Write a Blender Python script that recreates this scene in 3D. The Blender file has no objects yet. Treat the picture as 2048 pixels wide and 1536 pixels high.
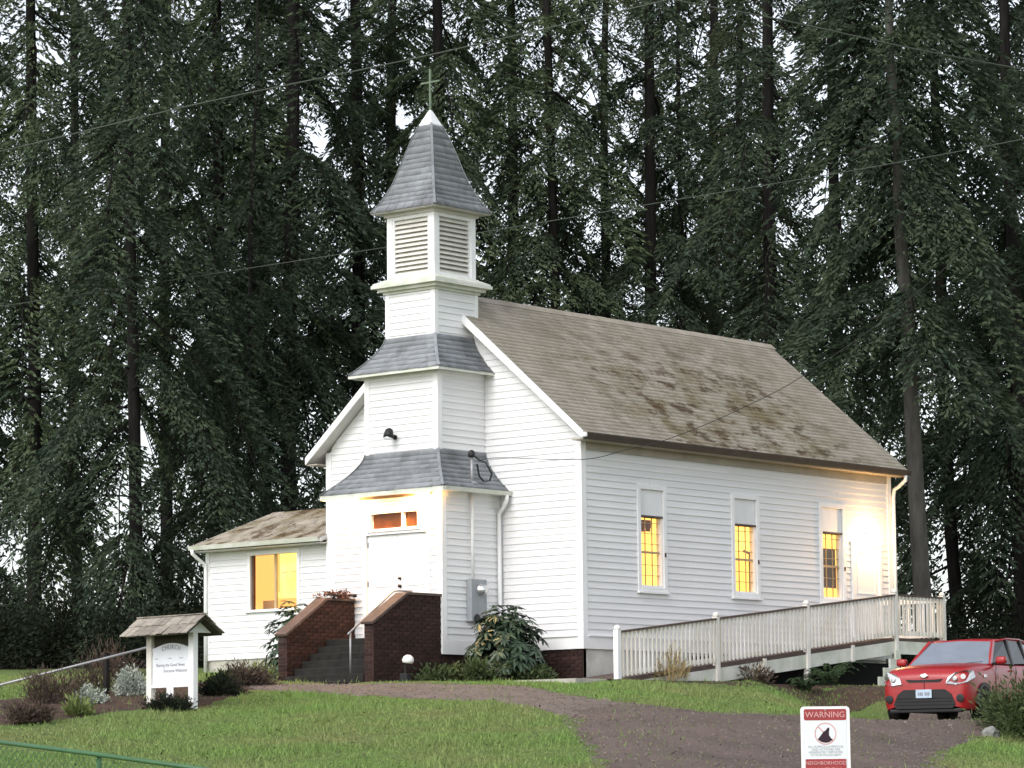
import bpy, bmesh, math, random
import numpy as np
from mathutils import Vector, Matrix
R = math.radians
random.seed(7)
C = bpy.context.scene.collection
S = bpy.context.scene

# ------------------------------------------------------------------ camera
CAM = Vector((40.303, -49.787, -2.955))
AZ, PITCH, ROLL = R(40.178), R(6.992), R(-0.597)
fw = Vector((-math.sin(AZ)*math.cos(PITCH), math.cos(AZ)*math.cos(PITCH), math.sin(PITCH)))
rt = Vector((math.cos(AZ), math.sin(AZ), 0)); up = rt.cross(fw)
rt2 = rt*math.cos(ROLL)+up*math.sin(ROLL); up2 = -rt*math.sin(ROLL)+up*math.cos(ROLL)
cd = bpy.data.cameras.new('camera'); cam = bpy.data.objects.new('camera', cd); C.objects.link(cam)
m = Matrix.Identity(4)
for i in range(3):
    m[i][0], m[i][1], m[i][2], m[i][3] = rt2[i], up2[i], -fw[i], CAM[i]
cam.matrix_world = m
cd.sensor_width = 36; cd.lens = 6606.3/2048*36; cd.clip_start = .5; cd.clip_end = 5000
S.camera = cam

# ------------------------------------------------------------------ world, sun, exposure
SUN_DIR = Vector((.06, -.74, .66)).normalized()          # towards the bright side of the overcast
el = math.asin(SUN_DIR.z); rotz = math.atan2(SUN_DIR.x, SUN_DIR.y)
w = bpy.data.worlds.new('World'); S.world = w; w.use_nodes = True
nt = w.node_tree; nt.nodes.clear()
sky = nt.nodes.new('ShaderNodeTexSky'); sky.sky_type = 'NISHITA'; sky.sun_disc = False
sky.sun_elevation = el; sky.sun_rotation = rotz; sky.air_density = 1.0; sky.dust_density = 2.0; sky.ozone_density = 1.0
hsv = nt.nodes.new('ShaderNodeHueSaturation'); hsv.inputs['Saturation'].default_value = .32
bg = nt.nodes.new('ShaderNodeBackground'); bg.inputs['Strength'].default_value = .15
wo = nt.nodes.new('ShaderNodeOutputWorld')
nt.links.new(sky.outputs[0], hsv.inputs['Color']); nt.links.new(hsv.outputs[0], bg.inputs['Color']); nt.links.new(bg.outputs[0], wo.inputs['Surface'])
sl = bpy.data.lights.new('sun', 'SUN'); sl.energy = .75; sl.angle = R(35); sl.color = (1, .975, .95)
so = bpy.data.objects.new('sun', sl); C.objects.link(so)
so.rotation_euler = SUN_DIR.to_track_quat('Z', 'Y').to_euler(); so.location = (0, 0, 60)
S.view_settings.view_transform = 'Standard'; S.view_settings.look = 'None'
S.view_settings.exposure = 0.88; S.view_settings.gamma = 1; S.view_settings.use_curve_mapping = False

# ------------------------------------------------------------------ site frame (a = metres up the hill from the road, b = metres along it)
FW = Vector((-math.sin(AZ), math.cos(AZ))); RT = Vector((math.cos(AZ), math.sin(AZ)))
def site(a, b): return (CAM.x+FW.x*a+RT.x*b, CAM.y+FW.y*a+RT.y*b)
def ab(x, y):
    dx, dy = x-CAM.x, y-CAM.y
    return dx*FW.x+dy*FW.y, dx*RT.x+dy*RT.y
def sm(t): t = min(max(t, 0), 1); return t*t*(3-2*t)
def zab(a, b):
    e = 62+min(max(b-2, 0), 8)
    if a >= e:
        k = sm((-b-2)/3); z = -.95+k*.06*min(a-e, 14)
    else:
        z = -.95-.125*(e-a)
        z2 = -2.72-.05*(48-a)
        if a < 48: z = max(z, z2)
        z = max(z, -4.75)
    # level pad where the car is parked
    da = max(0, abs(a-62.6)-2.0); db = max(0, abs(b-8.3)-1.6)
    k = sm(1-math.hypot(da, db)/2.2)
    z = z*(1-k)+(-1.81)*k
    return z
def zg(x, y):
    a, b = ab(x, y)
    return zab(a, b)+.02*math.sin(x*1.3+1)*math.cos(y*1.1)
def G(a, b, dz=0.):
    x, y = site(a, b); return Vector((x, y, zg(x, y)+dz))

# ------------------------------------------------------------------ materials
def mat(name, col, rough=.7, var=.12, scale=3., bump=0., bscale=30., metal=0., spec=.3, col2=None, stretch=None, coat=0., island=0., trans=0., objrand=0.):
    M = bpy.data.materials.new(name); M.use_nodes = True
    n = M.node_tree.nodes; L = M.node_tree.links; b = n['Principled BSDF']
    tc = n.new('ShaderNodeTexCoord'); mp = n.new('ShaderNodeMapping'); L.new(tc.outputs['Object'], mp.inputs[0])
    if stretch: mp.inputs['Scale'].default_value = stretch
    nz = n.new('ShaderNodeTexNoise'); nz.inputs['Scale'].default_value = scale; nz.inputs['Detail'].default_value = 5; nz.inputs['Roughness'].default_value = .6
    L.new(mp.outputs[0], nz.inputs['Vector'])
    mx = n.new('ShaderNodeMix'); mx.data_type = 'RGBA'
    c2 = col2 if col2 else tuple(c*(1-2*var) for c in col); c1 = col if col2 else tuple(min(1, c*(1+var)) for c in col)
    mx.inputs[6].default_value = (*c1, 1); mx.inputs[7].default_value = (*c2, 1)
    rp = n.new('ShaderNodeMapRange'); rp.inputs[1].default_value = .35; rp.inputs[2].default_value = .68
    L.new(nz.outputs[0], rp.inputs[0]); L.new(rp.outputs[0], mx.inputs[0])
    out = mx.outputs[2]
    if island or objrand:
        if island: g = n.new('ShaderNodeNewGeometry'); src = g.outputs['Random Per Island']
        else: g = n.new('ShaderNodeObjectInfo'); src = g.outputs['Random']
        k = island or objrand
        r2 = n.new('ShaderNodeMapRange'); r2.inputs[3].default_value = 1-k; r2.inputs[4].default_value = 1+k
        L.new(src, r2.inputs[0])
        hv = n.new('ShaderNodeHueSaturation'); L.new(r2.outputs[0], hv.inputs['Value']); L.new(out, hv.inputs['Color']); out = hv.outputs[0]
    L.new(out, b.inputs['Base Color'])
    b.inputs['Roughness'].default_value = rough; b.inputs['Metallic'].default_value = metal
    b.inputs['Specular IOR Level'].default_value = spec; b.inputs['Coat Weight'].default_value = coat
    if trans:
        tr = n.new('ShaderNodeBsdfTranslucent'); L.new(out, tr.inputs['Color'])
        ms = n.new('ShaderNodeMixShader'); ms.inputs[0].default_value = trans
        L.new(b.outputs[0], ms.inputs[1]); L.new(tr.outputs[0], ms.inputs[2]); L.new(ms.outputs[0], n['Material Output'].inputs['Surface'])
    if bump:
        n2 = n.new('ShaderNodeTexNoise'); n2.inputs['Scale'].default_value = bscale; n2.inputs['Detail'].default_value = 4
        L.new(mp.outputs[0], n2.inputs['Vector'])
        bp = n.new('ShaderNodeBump'); bp.inputs['Strength'].default_value = bump; bp.inputs['Distance'].default_value = .02
        L.new(n2.outputs[0], bp.inputs['Height']); L.new(bp.outputs[0], b.inputs['Normal'])
    return M
def emit(name, col, st, col2=None, scale=2.):
    M = bpy.data.materials.new(name); M.use_nodes = True
    n = M.node_tree.nodes; L = M.node_tree.links; n.remove(n['Principled BSDF'])
    e = n.new('ShaderNodeEmission'); e.inputs['Strength'].default_value = st; e.inputs['Color'].default_value = (*col, 1)
    if col2:
        tc = n.new('ShaderNodeTexCoord'); nz = n.new('ShaderNodeTexNoise'); nz.inputs['Scale'].default_value = scale
        L.new(tc.outputs['Object'], nz.inputs['Vector'])
        mx = n.new('ShaderNodeMix'); mx.data_type = 'RGBA'; mx.inputs[6].default_value = (*col, 1); mx.inputs[7].default_value = (*col2, 1)
        rp = n.new('ShaderNodeMapRange'); rp.inputs[1].default_value = .35; rp.inputs[2].default_value = .65
        L.new(nz.outputs[0], rp.inputs[0]); L.new(rp.outputs[0], mx.inputs[0]); L.new(mx.outputs[2], e.inputs['Color'])
    L.new(e.outputs[0], n['Material Output'].inputs['Surface'])
    return M
def glassy(name, tint, alpha):
    M = bpy.data.materials.new(name); M.use_nodes = True
    n = M.node_tree.nodes; L = M.node_tree.links; n.remove(n['Principled BSDF'])
    t = n.new('ShaderNodeBsdfTransparent'); t.inputs[0].default_value = (*tint, 1)
    g = n.new('ShaderNodeBsdfGlossy'); g.inputs['Roughness'].default_value = .03
    f = n.new('ShaderNodeLayerWeight'); f.inputs[0].default_value = .5
    q = n.new('ShaderNodeMath'); q.operation = 'POWER'; q.inputs[1].default_value = 5.; L.new(f.outputs['Facing'], q.inputs[0])
    q2 = n.new('ShaderNodeMath'); q2.operation = 'MULTIPLY_ADD'; q2.inputs[1].default_value = .9; q2.inputs[2].default_value = .03; L.new(q.outputs[0], q2.inputs[0])
    x = n.new('ShaderNodeMixShader'); L.new(q2.outputs[0], x.inputs[0]); L.new(t.outputs[0], x.inputs[1]); L.new(g.outputs[0], x.inputs[2])
    L.new(x.outputs[0], n['Material Output'].inputs['Surface'])
    return M
MT = {}
MT['white'] = mat('white_paint', (.80, .80, .805), .55, .06, .9, .15, 40, stretch=(1, 1, .35), objrand=.03)
MT['trim'] = mat('white_trim_paint', (.82, .82, .82), .5, .03, 2., .1, 30)
MT['oldwhite'] = mat('weathered_white_paint', (.80, .78, .74), .7, .1, 2.2, .3, 25, col2=(.64, .61, .53), stretch=(1, 1, .5), objrand=.06)
MT['greenwhite'] = mat('algae_stained_white_paint', (.70, .70, .65), .7, .1, 2.5, .2, 25, col2=(.50, .53, .43))
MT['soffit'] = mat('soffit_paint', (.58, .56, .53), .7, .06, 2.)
MT['louver'] = mat('louver_paint', (.68, .66, .61), .6, .05, 4., objrand=.05)
MT['eaveshade'] = mat('shaded_eave_tan', (.40, .365, .31), .75, .08, 2.)  # tan darkened to carry the shade beneath the eaves
MT['boardolive'] = mat('dark_olive_board', (.055, .052, .036), .9, .15, 4.)
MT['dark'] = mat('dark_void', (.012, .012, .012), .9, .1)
MT['black'] = mat('black_metal', (.02, .02, .022), .5, .1)
MT['greymetal'] = mat('grey_painted_metal', (.28, .30, .32), .45, .05, 3.)
MT['pipe'] = mat('galvanised_pipe', (.33, .33, .34), .45, .08, 6., metal=.4)
MT['copper'] = mat('green_patina_metal', (.14, .185, .125), .6, .12, 8.)
MT['gutter'] = mat('brown_gutter', (.07, .055, .045), .6, .1, 4.)
MT['brick'] = mat('dark_red_brick', (.046, .022, .018), .9, .25, 9., .4, 60, objrand=.32)
MT['mortar'] = mat('dark_mortar', (.06, .045, .04), .95, .2, 12.)
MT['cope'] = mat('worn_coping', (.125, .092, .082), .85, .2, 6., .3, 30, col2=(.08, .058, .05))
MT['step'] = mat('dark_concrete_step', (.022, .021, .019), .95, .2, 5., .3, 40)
MT['concrete'] = mat('pale_concrete', (.42, .40, .35), .9, .12, 3., .3, 25)
MT['palewall'] = mat('limewashed_masonry', (.60, .59, .55), .9, .1, 3., .3, 20)
MT['slate'] = mat('grey_asphalt_shingle', (.245, .257, .275), .9, .16, 1.6, .5, 90, island=.11)
MT['cedar'] = mat('weathered_cedar_shake', (.30, .265, .225), .9, .15, 5., .4, 60, stretch=(1, 6, 1), objrand=.2)
MT['wood'] = mat('brown_wood', (.12, .06, .03), .7, .2, 5.)
MT['bark'] = mat('dark_fir_bark', (.016, .014, .013), .95, .3, 3., .8, 12, stretch=(4, 4, .7), objrand=.25)
MT['palebark'] = mat('pale_brown_bark', (.10, .094, .085), .95, .2, 2., .8, 10, stretch=(3, 3, .6))
MT['needle'] = mat('fir_needles', (.108, .138, .070), .8, .2, .8, island=.35, trans=.25, col2=(.048, .074, .050), spec=.15)
MT['needle2'] = mat('dark_cedar_fronds', (.066, .088, .050), .8, .2, .7, island=.35, trans=.22, col2=(.030, .048, .034), spec=.15)  # cedar fronds, a darker green than the fir needles
MT['needle3'] = mat('olive_hemlock_fronds', (.112, .128, .064), .8, .2, .5, island=.3, trans=.25, col2=(.052, .072, .044), spec=.15)
MT['under'] = mat('undergrowth_leaves', (.026, .034, .019), .8, .2, .5, island=.4, trans=.2, col2=(.014, .019, .012), spec=.15)
MT['rhodo'] = mat('rhododendron_leaves', (.048, .078, .042), .42, .2, 3., island=.35, trans=.12, spec=.5, col2=(.035, .062, .036))
MT['lowgreen'] = mat('low_green_leaves', (.075, .105, .04), .7, .2, 3., island=.35, trans=.2)
MT['fern'] = mat('fern_fronds', (.05, .085, .035), .7, .2, 3., island=.3, trans=.2)
MT['silver'] = mat('silver_grey_leaves', (.40, .44, .38), .85, .1, 4., island=.15)
MT['heather'] = mat('brown_heather', (.10, .068, .052), .9, .2, 4., island=.35, col2=(.06, .045, .035))
MT['palegreen'] = mat('yellow_green_leaves', (.17, .21, .07), .8, .15, 4., island=.25, trans=.2)
MT['deadred'] = mat('dead_red_leaves', (.13, .055, .04), .9, .2, 6., island=.3)
MT['drystem'] = mat('dry_straw_stems', (.30, .23, .11), .9, .2, 6., island=.25)
MT['red'] = mat('red_car_paint', (.31, .012, .016), .32, .02, 2., coat=.25, spec=.4)
MT['rubber'] = mat('black_rubber', (.018, .018, .018), .8, .1)
MT['chrome'] = mat('bright_chrome', (.75, .75, .76), .15, .02, metal=1)
MT['rim'] = mat('alloy_rim', (.45, .45, .46), .3, .04, metal=.8)
MT['blkplastic'] = mat('black_plastic', (.015, .015, .016), .45, .1)
MT['carglass'] = mat('dark_car_glass', (.012, .014, .016), .03, .05, spec=1.0, coat=1.)
MT['screen'] = mat('sky_toned_windscreen', (.42, .46, .52), .05, .05, metal=.75)  # pale metallic base stands in for bright sky mirrored in the windscreen
MT['sideglass'] = mat('dark_side_glass', (.010, .011, .012), .12, .05, spec=.25)
MT['lens'] = mat('clear_lamp_lens', (.62, .63, .64), .12, .05, 20., metal=.7)
MT['plate'] = mat('pale_blue_plate', (.42, .52, .62), .5, .08, 20.)
MT['signwhite'] = mat('white_sign_face', (.72, .74, .78), .5, .03, 2.)
MT['ink'] = mat('grey_lettering', (.20, .19, .22), .7, .1, 9.)
MT['signred'] = mat('sign_red', (.32, .045, .05), .5, .05, 5.)
MT['signpink'] = mat('faded_pink_lettering', (.60, .36, .35), .5, .05, 5.)
MT['signgrey'] = mat('faded_grey_lettering', (.42, .45, .46), .5, .05, 5.)
MT['signdark'] = mat('dark_figure_print', (.03, .012, .022), .5, .05, 5.)
MT['fencegreen'] = mat('green_vinyl_coating', (.055, .13, .06), .45, .08, 3.)
MT['wire'] = mat('grey_green_wire', (.06, .07, .058), .6, .1)
MT['darkwire'] = mat('dark_wire', (.022, .022, .02), .6, .1)
MT['amber'] = mat('amber_dark_glass', (.16, .05, .012), .25, .2, 2.)
MT['rock'] = mat('pale_rock', (.22, .22, .21), .9, .2, 6., .6, 12)
MT['mulch'] = mat('bark_mulch', (.085, .05, .036), .95, .3, 6., 1., 40, col2=(.04, .028, .022))
MT['glass'] = glassy('window_glass', (.97, .96, .93), 1)
MT['warm'] = emit('lit_room', (1., .56, .12), 1.45, (1., .46, .08), 1.3)
MT['warm2'] = emit('lit_annex_room', (1., .42, .09), .95, (1., .50, .13), 1.6)
MT['blind'] = emit('lit_yellow_blind', (1., .80, .22), 1.25, (1., .74, .12), 2.2)
MT['warmbar'] = mat('sash_in_warm_light', (.50, .36, .20), .6, .05)
MT['bulb'] = emit('bulb', (1., .80, .45), 30.)
MT['drape'] = mat('russet_cloth', (.20, .05, .02), .8, .2, 6.)

def moss_roof(gate=True):
    M = mat('mossy_tan_shingle' if gate else 'mossy_annex_shingle', (.36, .315, .268), .92, .10, 2.2, .5, 80, island=.09)
    n = M.node_tree.nodes; L = M.node_tree.links; b = n['Principled BSDF']
    src = b.inputs['Base Color'].links[0].from_socket
    g = n.new('ShaderNodeTexCoord')
    def patch(scale, lo, hi, st, rot=0):
        mp = n.new('ShaderNodeMapping'); mp.inputs['Scale'].default_value = st; L.new(g.outputs['Object'], mp.inputs[0])
        z = n.new('ShaderNodeTexNoise'); z.inputs['Scale'].default_value = scale; z.inputs['Detail'].default_value = 7; z.inputs['Roughness'].default_value = .68
        L.new(mp.outputs[0], z.inputs['Vector'])
        r = n.new('ShaderNodeMapRange'); r.inputs[1].default_value = lo; r.inputs[2].default_value = hi; L.new(z.outputs[0], r.inputs[0])
        return r.outputs[0]
    def over(base, fac, col):
        x = n.new('ShaderNodeMix'); x.data_type = 'RGBA'; L.new(fac, x.inputs[0]); L.new(base, x.inputs[6]); x.inputs[7].default_value = (*col, 1); return x.outputs[2]
    # moss gathers on the lower middle of the slope: a real gradient of growth, weighted by position on the roof
    sp = n.new('ShaderNodeSeparateXYZ'); L.new(g.outputs['Object'], sp.inputs[0])
    low = n.new('ShaderNodeMapRange'); low.inputs[1].default_value = 7.1; low.inputs[2].default_value = 5.4; L.new(sp.outputs['Z'], low.inputs[0])
    y1 = n.new('ShaderNodeMapRange'); y1.inputs[1].default_value = .6; y1.inputs[2].default_value = 3.0; L.new(sp.outputs['Y'], y1.inputs[0])
    y2 = n.new('ShaderNodeMapRange'); y2.inputs[1].default_value = 10.5; y2.inputs[2].default_value = 8.; L.new(sp.outputs['Y'], y2.inputs[0])
    m1 = n.new('ShaderNodeMath'); m1.operation = 'MULTIPLY'; L.new(low.outputs[0], m1.inputs[0]); L.new(y1.outputs[0], m1.inputs[1])
    m2 = n.new('ShaderNodeMath'); m2.operation = 'MULTIPLY'; L.new(m1.outputs[0], m2.inputs[0]); L.new(y2.outputs[0], m2.inputs[1])
    if not gate:
        m2 = n.new('ShaderNodeValue'); m2.outputs[0].default_value = 1.
    def mul(a, f):
        q = n.new('ShaderNodeMath'); q.operation = 'MULTIPLY'; L.new(a, q.inputs[0])
        if isinstance(f, float): q.inputs[1].default_value = f
        else: L.new(f, q.inputs[1])
        return q.outputs[0]
    c = over(src, mul(patch(.55, .40, .62, (1, 1, 1)), .6), (.30, .275, .205))
    c = over(c, mul(mul(patch(1.5, .455, .62, (1, .7, 1)), m2.outputs[0]), .8), (.15, .115, .05))
    c = over(c, mul(mul(patch(3.0, .515, .60, (1, .55, 1)), m2.outputs[0]), .9), (.085, .052, .028))
    c = over(c, mul(patch(7., .60, .70, (1, .6, 1)), .5), (.16, .12, .08))
    L.new(c, b.inputs['Base Color'])
    return M
MT['moss'] = moss_roof(); MT['moss_annex'] = moss_roof(False)

def ground_mat():
    M = mat('lawn_and_soil', (.12, .17, .055), .95, .2, .9, 1., 18, col2=(.09, .13, .04), spec=.1)
    n = M.node_tree.nodes; L = M.node_tree.links; b = n['Principled BSDF']; src = b.inputs['Base Color'].links[0].from_socket
    g = n.new('ShaderNodeTexCoord'); z = n.new('ShaderNodeTexNoise'); z.inputs['Scale'].default_value = .35; z.inputs['Detail'].default_value = 6
    L.new(g.outputs['Object'], z.inputs['Vector'])
    r = n.new('ShaderNodeMapRange'); r.inputs[1].default_value = .5; r.inputs[2].default_value = .68; L.new(z.outputs[0], r.inputs[0])
    x = n.new('ShaderNodeMix'); x.data_type = 'RGBA'; L.new(r.outputs[0], x.inputs[0]); L.new(src, x.inputs[6]); x.inputs[7].default_value = (.15, .15, .065, 1)
    L.new(x.outputs[2], b.inputs['Base Color']); return M
MT['ground'] = ground_mat()
MT['grass'] = mat('grass_blades', (.19, .315, .085), .8, .2, .35, island=.28, trans=.3, col2=(.265, .29, .125), spec=.2)
MT['gravel'] = mat('brown_gravel', (.152, .114, .103), .95, .18, .7, 1., 60, col2=(.098, .079, .068), spec=.2)
MT['stones'] = mat('loose_stones', (.155, .126, .108), .95, .2, 4., island=.45)
MT['pathgravel'] = mat('pale_gravel', (.19, .155, .14), .95, .15, 1.6, .9, 55, col2=(.14, .115, .10), spec=.2)
MT['forestfloor'] = mat('forest_floor_litter', (.05, .042, .028), .95, .3, .6, .6, 15, col2=(.03, .035, .018))

# ------------------------------------------------------------------ helpers
def tag(o, label=None, cat=None, group=None, kind=None):
    if label: o['label'] = label
    if cat: o['category'] = cat
    if group: o['group'] = group
    if kind: o['kind'] = kind
    return o
def empty(name, loc=(0, 0, 0), rz=0, **k):
    o = bpy.data.objects.new(name, None); C.objects.link(o); o.location = loc; o.rotation_euler = (0, 0, rz); o.empty_display_size = .2
    return tag(o, **k)
def link(name, me, parent=None, mt=None):
    o = bpy.data.objects.new(name, me); C.objects.link(o)
    if mt and not me.materials: me.materials.append(MT[mt])
    if parent: o.parent = parent
    return o
class MB:
    def __init__(s): s.v = []; s.f = []
    def add(s, vs, fs):
        k = len(s.v); s.v += [tuple(v) for v in vs]; s.f += [tuple(i+k for i in f) for f in fs]; return s
    def box(s, x0, x1, y0, y1, z0, z1, M=None):
        vs = [Vector((x, y, z)) for z in (z0, z1) for y in (y0, y1) for x in (x0, x1)]
        if M is not None: vs = [M @ v for v in vs]
        return s.add(vs, [(0, 2, 3, 1), (4, 5, 7, 6), (0, 1, 5, 4), (2, 6, 7, 3), (0, 4, 6, 2), (1, 3, 7, 5)])
    def bar(s, p, q, w, h, upv=(0, 0, 1)):
        p, q = Vector(p), Vector(q); d = (q-p); L = d.length; d.normalize()
        x = Vector(upv).cross(d); x = x.normalized() if x.length > 1e-6 else Vector((1, 0, 0)); u = d.cross(x)
        vs = [b+x*(i*w/2)+u*(j*h/2) for b in (p, q) for i, j in ((-1, -1), (1, -1), (1, 1), (-1, 1))]
        return s.add(vs, [(3, 2, 1, 0), (4, 5, 6, 7)]+[(i, (i+1) % 4, 4+(i+1) % 4, 4+i) for i in range(4)])
    def tube(s, pts, r, n=8, cap=True):
        pts = [Vector(p) for p in pts]; k = len(s.v); rr = r if isinstance(r, (list, tuple)) else [r]*len(pts)
        ref = None
        for i, p in enumerate(pts):
            d = (pts[min(i+1, len(pts)-1)]-pts[max(i-1, 0)]).normalized()
            if ref is None: ref = Vector((0, 0, 1)) if abs(d.z) < .9 else Vector((1, 0, 0))
            x = ref.cross(d).normalized(); y = d.cross(x); ref = y
            for j in range(n):
                t = 2*math.pi*j/n; s.v.append(tuple(p+(x*math.cos(t)+y*math.sin(t))*rr[i]))
        for i in range(len(pts)-1):
            for j in range(n):
                a, b2 = k+i*n+j, k+i*n+(j+1) % n
                s.f.append((a, b2, b2+n, a+n))
        if cap:
            s.f.append(tuple(k+j for j in reversed(range(n)))); s.f.append(tuple(k+(len(pts)-1)*n+j for j in range(n)))
        return s
    def lathe(s, prof, c=(0, 0, 0), n=16, M=None):
        k = len(s.v)
        for r, z in prof:
            for j in range(n):
                t = 2*math.pi*j/n; v = Vector((c[0]+r*math.cos(t), c[1]+r*math.sin(t), c[2]+z))
                s.v.append(tuple(M @ v if M is not None else v))
        for i in range(len(prof)-1):
            for j in range(n):
                a, b2 = k+i*n+j, k+i*n+(j+1) % n; s.f.append((a, b2, b2+n, a+n))
        s.f.append(tuple(k+j for j in reversed(range(n)))); s.f.append(tuple(k+(len(prof)-1)*n+j for j in range(n)))
        return s
    def poly(s, pts, ext):
        e = Vector(ext); n = len(pts); vs = [Vector(p) for p in pts]+[Vector(p)+e for p in pts]
        return s.add(vs, [tuple(range(n)), tuple(reversed(range(n, 2*n)))]+[(i, i+n, (i+1) % n+n, (i+1) % n) for i in range(n)])
    def mesh(s, name):
        me = bpy.data.meshes.new(name); me.from_pydata(s.v, [], s.f); me.update()
        return me
    def build(s, name, mt, parent=None, bevel=0., smooth=False, fixn=True):
        me = s.mesh(name); me.materials.append(MT[mt])
        if bevel or fixn:
            bm = bmesh.new(); bm.from_mesh(me)
            if fixn: bmesh.ops.recalc_face_normals(bm, faces=bm.faces)
            if bevel: bmesh.ops.bevel(bm, geom=list(bm.edges), offset=bevel, segments=2, affect='EDGES', profile=.6)
            bm.to_mesh(me); bm.free()
        if smooth:
            for p in me.polygons: p.use_smooth = True
        return link(name, me, parent)
def quads(name, V, F, mt, parent=None, smooth=False):
    """fast mesh from numpy: V (n,3), F (m,k)"""
    me = bpy.data.meshes.new(name); V = np.asarray(V, np.float32); F = np.asarray(F, np.int32)
    me.vertices.add(len(V)); me.vertices.foreach_set('co', V.ravel())
    k = F.shape[1]; me.loops.add(F.size); me.loops.foreach_set('vertex_index', F.ravel())
    me.polygons.add(len(F)); me.polygons.foreach_set('loop_start', np.arange(0, F.size, k, dtype=np.int32))
    me.update(calc_edges=True); me.materials.append(MT[mt])
    if smooth: me.polygons.foreach_set('use_smooth', np.ones(len(F), bool))
    return me
def text_mesh(s, size, mt, align='CENTER'):
    cu = bpy.data.curves.new('text', 'FONT'); cu.body = s; cu.size = size; cu.align_x = align; cu.align_y = 'CENTER'; cu.extrude = .001; cu.resolution_u = 3
    o = bpy.data.objects.new('text', cu); C.objects.link(o)
    dg = bpy.context.evaluated_depsgraph_get(); me = bpy.data.meshes.new_from_object(o.evaluated_get(dg))
    bpy.data.objects.remove(o); me.materials.clear(); me.materials.append(MT[mt]); return me

# ------------------------------------------------------------------ ground
def ground_sheet():
    A = list(np.arange(-40, 44, 4.))+list(np.arange(44, 76, .4))+list(np.arange(76, 140, 3.))+[150, 170, 200, 250, 320, 450, 700, 1200, 2500]
    B = [-2500, -1200, -600, -300, -150, -80, -50, -35]+list(np.arange(-26, 26.1, .4))+[35, 50, 80, 150, 300, 600, 1200, 2500]
    V = []
    for a in A:
        for b in B:
            x, y = site(a, b); V.append((x, y, zg(x, y)+(.012*math.sin(5*x+2*y)+.01*math.sin(7.7*y-3*x) if 44 < a < 76 else 0)))
    n = len(B); F = [(i*n+j, i*n+j+1, (i+1)*n+j+1, (i+1)*n+j) for i in range(len(A)-1) for j in range(n-1)]
    me = quads('ground', V, F, 'ground', smooth=True); o = link('ground', me); tag(o, kind='structure')
    return o
ground_sheet()
def lerp_poly(P, t):
    P = [Vector(q) for q in P]; d = [0]
    for i in range(len(P)-1): d.append(d[-1]+(P[i+1]-P[i]).length)
    s = t*d[-1]
    for i in range(len(P)-1):
        if s <= d[i+1] or i == len(P)-2:
            k = (s-d[i])/max(d[i+1]-d[i], 1e-6); return P[i].lerp(P[i+1], k)
def ribbon(name, left, right, mt, dz, M_=80, N_=14, seed=1, amp=.12):
    rnd = random.Random(seed); V = []
    ph = [rnd.uniform(0, 6) for _ in range(8)]
    for i in range(M_+1):
        t = i/M_; l, r = lerp_poly(left, t), lerp_poly(right, t)
        d = (r-l).normalized()
        jl = sum(math.sin(t*M_*f+p)*w_ for f, p, w_ in zip((.35, .8, 1.7, 2.9), ph, (.4, .3, .25, .2)))*amp+rnd.uniform(-.3, .3)*amp
        jr = sum(math.sin(t*M_*f+p)*w_ for f, p, w_ in zip((.33, .9, 1.6, 3.1), ph[4:], (.4, .3, .25, .2)))*amp+rnd.uniform(-.3, .3)*amp
        l = l-d*jl; r = r+d*jr
        for j in range(N_+1):
            q = l.lerp(r, j/N_); x, y = site(q.x, q.y)
            e = min(j, N_-j)/2.; V.append((x, y, zg(x, y)+(dz*.35+.012 if e > .4 else -.03)))
    n = N_+1; F = [(i*n+j, i*n+j+1, (i+1)*n+j+1, (i+1)*n+j) for i in range(M_) for j in range(N_)]
    o = link(name, quads(name, V, F, mt, smooth=True)); tag(o, kind='structure'); return o
DR_L = [(38, 1.4), (48, 1.15), (51.3, 1.0), (54.5, .78), (56.0, .72), (57.2, 1.1), (57.6, 2.0), (57.6, 3.2), (59, 5.06), (60.2, 5.7), (62.5, 5.7), (67.5, 8.5), (74, 15)]
DR_R = [(38, 5.7), (45, 6.1), (52.8, 6.7), (55.9, 7.3), (58.5, 8.2), (61.2, 9.6), (63.3, 11), (65, 14), (67, 18)]
ribbon('gravel_drive', DR_L, DR_R, 'gravel', .045, 160, 16, 3, .2)
PA_T = [(61.9, -4.9), (61.75, -3.1), (61.7, -1.4), (61.2, .1), (59.7, .7), (58.6, 1.3), (57.4, 2.2)]
PA_B = [(60.97, -4.9), (60.1, -3.7), (59.3, -2.95), (58.5, -1.6), (58.2, -.4), (57.3, .2), (55.2, .85)]
ribbon('gravel_path', PA_T, PA_B, 'pathgravel', .035, 100, 12, 5, .14)
BED1 = ([(55.0, -10.5), (54.6, -8.5), (55.9, -7.6), (57.0, -6.4), (57.2, -5.3), (59.6, -4.9), (61.3, -4.75)], [(59.2, -10.5), (59.6, -9.5), (60.6, -8.4), (61.5, -7.4), (62.4, -6.4), (62.8, -5.6), (63.0, -4.8)])
ribbon('mulch_bed', BED1[0], BED1[1], 'mulch', .03, 50, 8, 8, .12)
ribbon('planting_bed', [(61.75, 1.9), (63.6, 4.3), (65.1, 6.4), (66.6, 8.3)], [(63.2, 1.3), (65.2, 3.2), (67.0, 5.0), (69.5, 7.2)], 'mulch', .03, 40, 8, 9, .1)
ribbon('foundation_bed', [(62.35, -2.6), (62.25, -1.2), (62.1, .4), (62.3, 1.2)], [(64.6, -2.4), (65.2, -1.6), (65.0, -.2), (64.3, 1.0)], 'mulch', .03, 30, 8, 10, .07)
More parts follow.
